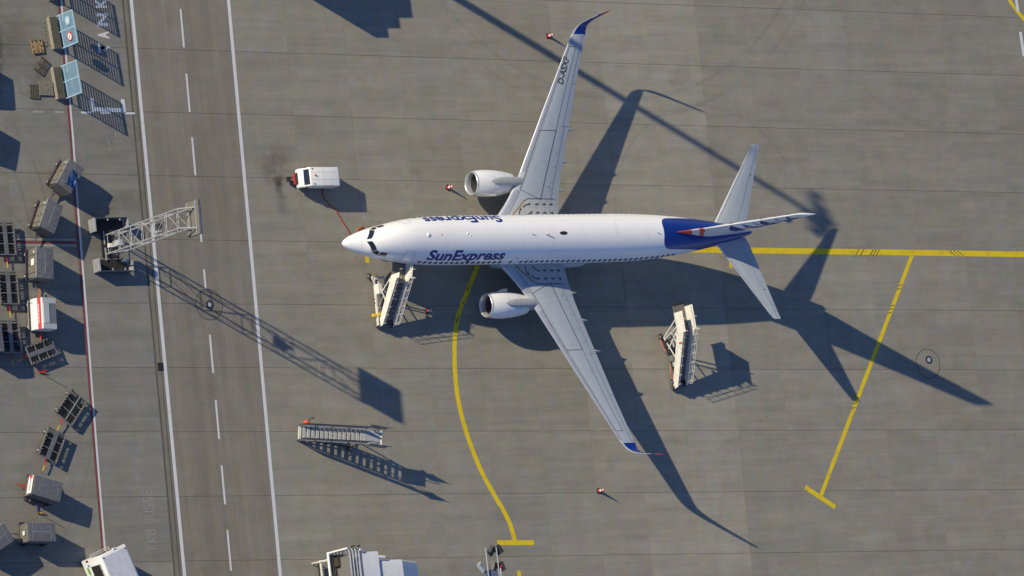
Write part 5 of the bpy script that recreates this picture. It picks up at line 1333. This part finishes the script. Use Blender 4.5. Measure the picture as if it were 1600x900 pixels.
# ------------------------------------------------------------------ BOARDING BRIDGES
BR_W = M('bridge_white_panel', (.66, .68, .70), .4, wear=.15); BEL = M('pale_bellows', (.62, .66, .68), .6, wear=.2); BELD = M('dark_bellows', (.06, .08, .12), .7, wear=.2)
bb = thing('boarding_bridge', 'white passenger boarding bridge head with striped bellows at the bottom edge', 'boarding bridge', (0, 0, 0))
def roofed(name, x0, x1, y1, y0, z0, za, zb, mat, parent, r=.25, closed=True):
    """box section with rounded roof shoulders; roof height za at x0 and zb at x1"""
    secs = []
    for x, z in ((x0, za), (x1, zb)):
        secs.append([Vector((x, y1, z0)), Vector((x, y1, z-r)), Vector((x, y1-r*.3, z-r*.3)), Vector((x, y1-r, z)), Vector((x, y0+r, z)), Vector((x, y0+r*.3, z-r*.3)), Vector((x, y0, z-r)), Vector((x, y0, z0))])
    return loft(name, secs, mat, parent, closed)
YS = -28.6
MB().box(-4.75, -1.8, YS, -24.35, 2.85, 3.05).build('floor', MGREY, bb)
MB().tube((-4.80, -24.15, 3.1), (-4.80, YS, 3.1), .11, 10).build('bumper', WHITE, bb, smooth=True)
MB().bar((-4.75, -24.2, 3.1), (-4.6, -24.2, 5.55), .12).build('canopy_arm', WHITE, bb)
for k in range(8):
    x = -4.55+k*.155
    roofed('bellows', x, x+.10, -24.22+.02*k, YS, 3.05, 5.62-.02*k, 5.62-.02*k, BEL if k % 2 == 0 else BELD, bb, .3, False)
for x in (-4.1, -3.6): MB().box(x, x+.1, -24.12, -24.0, 5.3, 5.75).build('actuator', DARK, bb)
MB().box(-4.05, -3.98, YS, -24.6, 3.06, 5.2).build('shutter', M('grey_shutter', (.17, .165, .155), .6), bb)
MB().box(-4.3, -4.06, -25.3, -24.62, 3.06, 3.6).build('cab_console', M('brown_console', (.06, .045, .035), .7), bb)
MB().bar((-3.5, -24.35, 5.6), (-2.85, -24.5, 5.35), .12).build('canopy_arm', WHITE, bb)
roofed('cab', -3.30, -1.72, -24.50, YS, 2.6, 5.42, 5.40, BR_W, bb, .18)
MB().tube((-1.7, -24.95, 5.3), (-1.1, -25.0, 5.3), .12, 10).build('cab_pipe', WHITE, bb)
roofed('tunnel', -1.70, .55, -25.18, YS, 2.5, 5.22, 5.20, BR_W, bb, .2)
roofed('sloped_tunnel', .55, 2.75, -25.22, YS, 2.3, 5.20, 3.95, BR_W, bb, .25)
MB().box(1.9, 2.9, -26.4, -25.3, 2.4, 3.6).build('service_box', DARK, bb)
for y in (-25.9, -27.6): MB().tube((-.6, y, 0), (-.6, y, 2.5), .2, 12).build('leg', LGREY, bb); wheel_part(bb, -.6, y-.35, .5, .5, .3)
ld = MB().bar((-4.4, -24.55, 0.1), (-4.0, -24.55, 2.9), .07).bar((-3.9, -24.55, .1), (-3.5, -24.55, 2.9), .07)
ld.build('ladder_rail', WARMWHITE, bb)
for k in range(9): f = (k+.5)/9; MB().bar((-4.4+.4*f, -24.55, .1+2.8*f), (-3.9+.4*f, -24.55, .1+2.8*f), .04).build('rung', WARMWHITE, bb)
MB().bar((-4.15, -24.45, .95), (-4.15, -27, .95), .12).build('guard_rail', WARMWHITE, bb)
MB().bar((-3.95, -24.6, .5), (-3.95, -27, .5), .25).build('lower_step', DARK, bb)
# bridge north of the view whose stepped shadow falls across the top edge
nbg = thing('boarding_bridge', 'boarding bridge head beyond the top edge, casting the stepped shadow', 'boarding bridge', (0, 0, 0))
MB().box(-1.95, -.70, 22.10, 23.3, .3, 4.6).build('cab_front', BR_W, nbg, bevel=.05)
MB().box(-2.5, -.30, 23.303, 24.6, .3, 5.0).build('cab_middle', BR_W, nbg, bevel=.05)
MB().box(-3.2, .17, 24.603, 31.0, .3, 5.4).build('cab_rear', BR_W, nbg, bevel=.05)
MB().box(-2.9, -.2, 31.003, 60, 1.8, 5.0).build('tunnel', BR_W, nbg, bevel=.05)
for x in (-3.0, 0): MB().tube((x, 28, 0), (x, 28, .3), .4, 12).build('wheel', BLACK, nbg)

# ------------------------------------------------------------------ APRON BUS
dv = Vector((.335, -.942, 0)); rzb = math.atan2(dv.y, dv.x)      # local +x = along the bus away from its visible end
bus = thing('apron_bus', 'white low-floor apron bus with green side sticker cut off by the bottom edge', 'bus', (-22.83-.0, -22.75, 0), rzb)
# local y: positive = east side; the visible west side is at -W
W_, Lb, Hb = 2.66, 13.0, 3.0
bd = MB(); pr = [(0, .35), (0, Hb-.12), (-.12, Hb), (-W_+.12, Hb), (-W_, Hb-.12), (-W_-.02, .35)]; n = len(pr)
bd.v = [(.0, y, z) for y, z in pr]+[(Lb, y, z) for y, z in pr]; bd.f = [tuple(range(n)), tuple(range(n, 2*n))[::-1]]+[(i, n+i, n+(i+1) % n, (i+1) % n) for i in range(n)]; bd.m = [0]*(n+2)
bd.build('body', WHITE, bus, bevel=.07, smooth=True)
MB().box(.22, Lb-.2, -W_+.2, -.2, Hb, Hb+.03).build('roof_panel', M('bus_roof_white', (.60, .62, .66), .5, wear=.2), bus, bevel=.01)
MB().box(.62, 9, -W_-.035, -W_-.005, 1.38, 2.60).build('side_window', GLASS, bus, bevel=.01)
MB().box(-.02, .0, -W_+.25, -.25, 1.2, 2.6).build('end_window', GLASS, bus)
for k in range(6): MB().box(.8+k*2.0, 2.6+k*2.0, .005, .03, 1.35, 2.55).build('side_window', GLASS, bus, bevel=.008)
MB().box(Lb, Lb+.02, -W_+.25, -.25, 1.1, 2.6).build('end_window', GLASS, bus)
MB().box(1.32, 2.6, -W_-.03, -W_-.022, .5, 1.40).build('side_door', GLASS, bus)
MB().box(.42, .58, -W_-.04, -W_-.02, 1.05, 1.25).build('blue_sticker', BLUESIGN, bus)
GRN = M('green_sticker', (.13, .38, .03), .5)
nl = 18; MB().add([(.9+.33*math.cos(2*math.pi*i/nl), -W_-.045, .92+.14*math.sin(2*math.pi*i/nl)) for i in range(nl)], [tuple(range(nl))]).build('green_sticker', GRN, bus, fix=False)
MB().box(.06, .2, -W_-.045, -W_-.01, 1.0, 1.3).build('tail_lamp', M('dark_red_lens', (.15, .01, .008), .2), bus)
MB().bar((-.25, -W_-.05, 1.9), (-.25, -.9, 1.9), .05).bar((-.02, -W_-.0, 1.9), (-.25, -W_-.05, 1.9), .04).bar((-.02, -.9, 1.9), (-.25, -.9, 1.9), .04).build('wiper_bar', WARMWHITE, bus)
for x, y in ((.28, -.28), (.28, -W_+.28)): MB().box(x-.05, x+.05, y-.05, y+.05, Hb+.031, Hb+.06).build('roof_fitting', BLACK, bus)
MB().box(-.1, .02, -1.3, -1.05, Hb-.15, Hb+.05).build('marker_lamp', WHITE, bus)
bm, (x0, x1, y0, y1) = text2d('Airport Bus', 1.0, .01)
for v in bm.verts:
    u = (v.co.x-x0)/(x1-x0); w = (v.co.y-y0)/(y1-y0); v.co = Vector((.55+u*1.9, -W_-.028, 2.62+.2*w))
bm_obj(bm, 'side_lettering', LINEM, bus)
for x in (2.9, 9.5):
    for y in (-.15, -W_+.12): wheel_part(bus, x, y, .5, .5, .28)
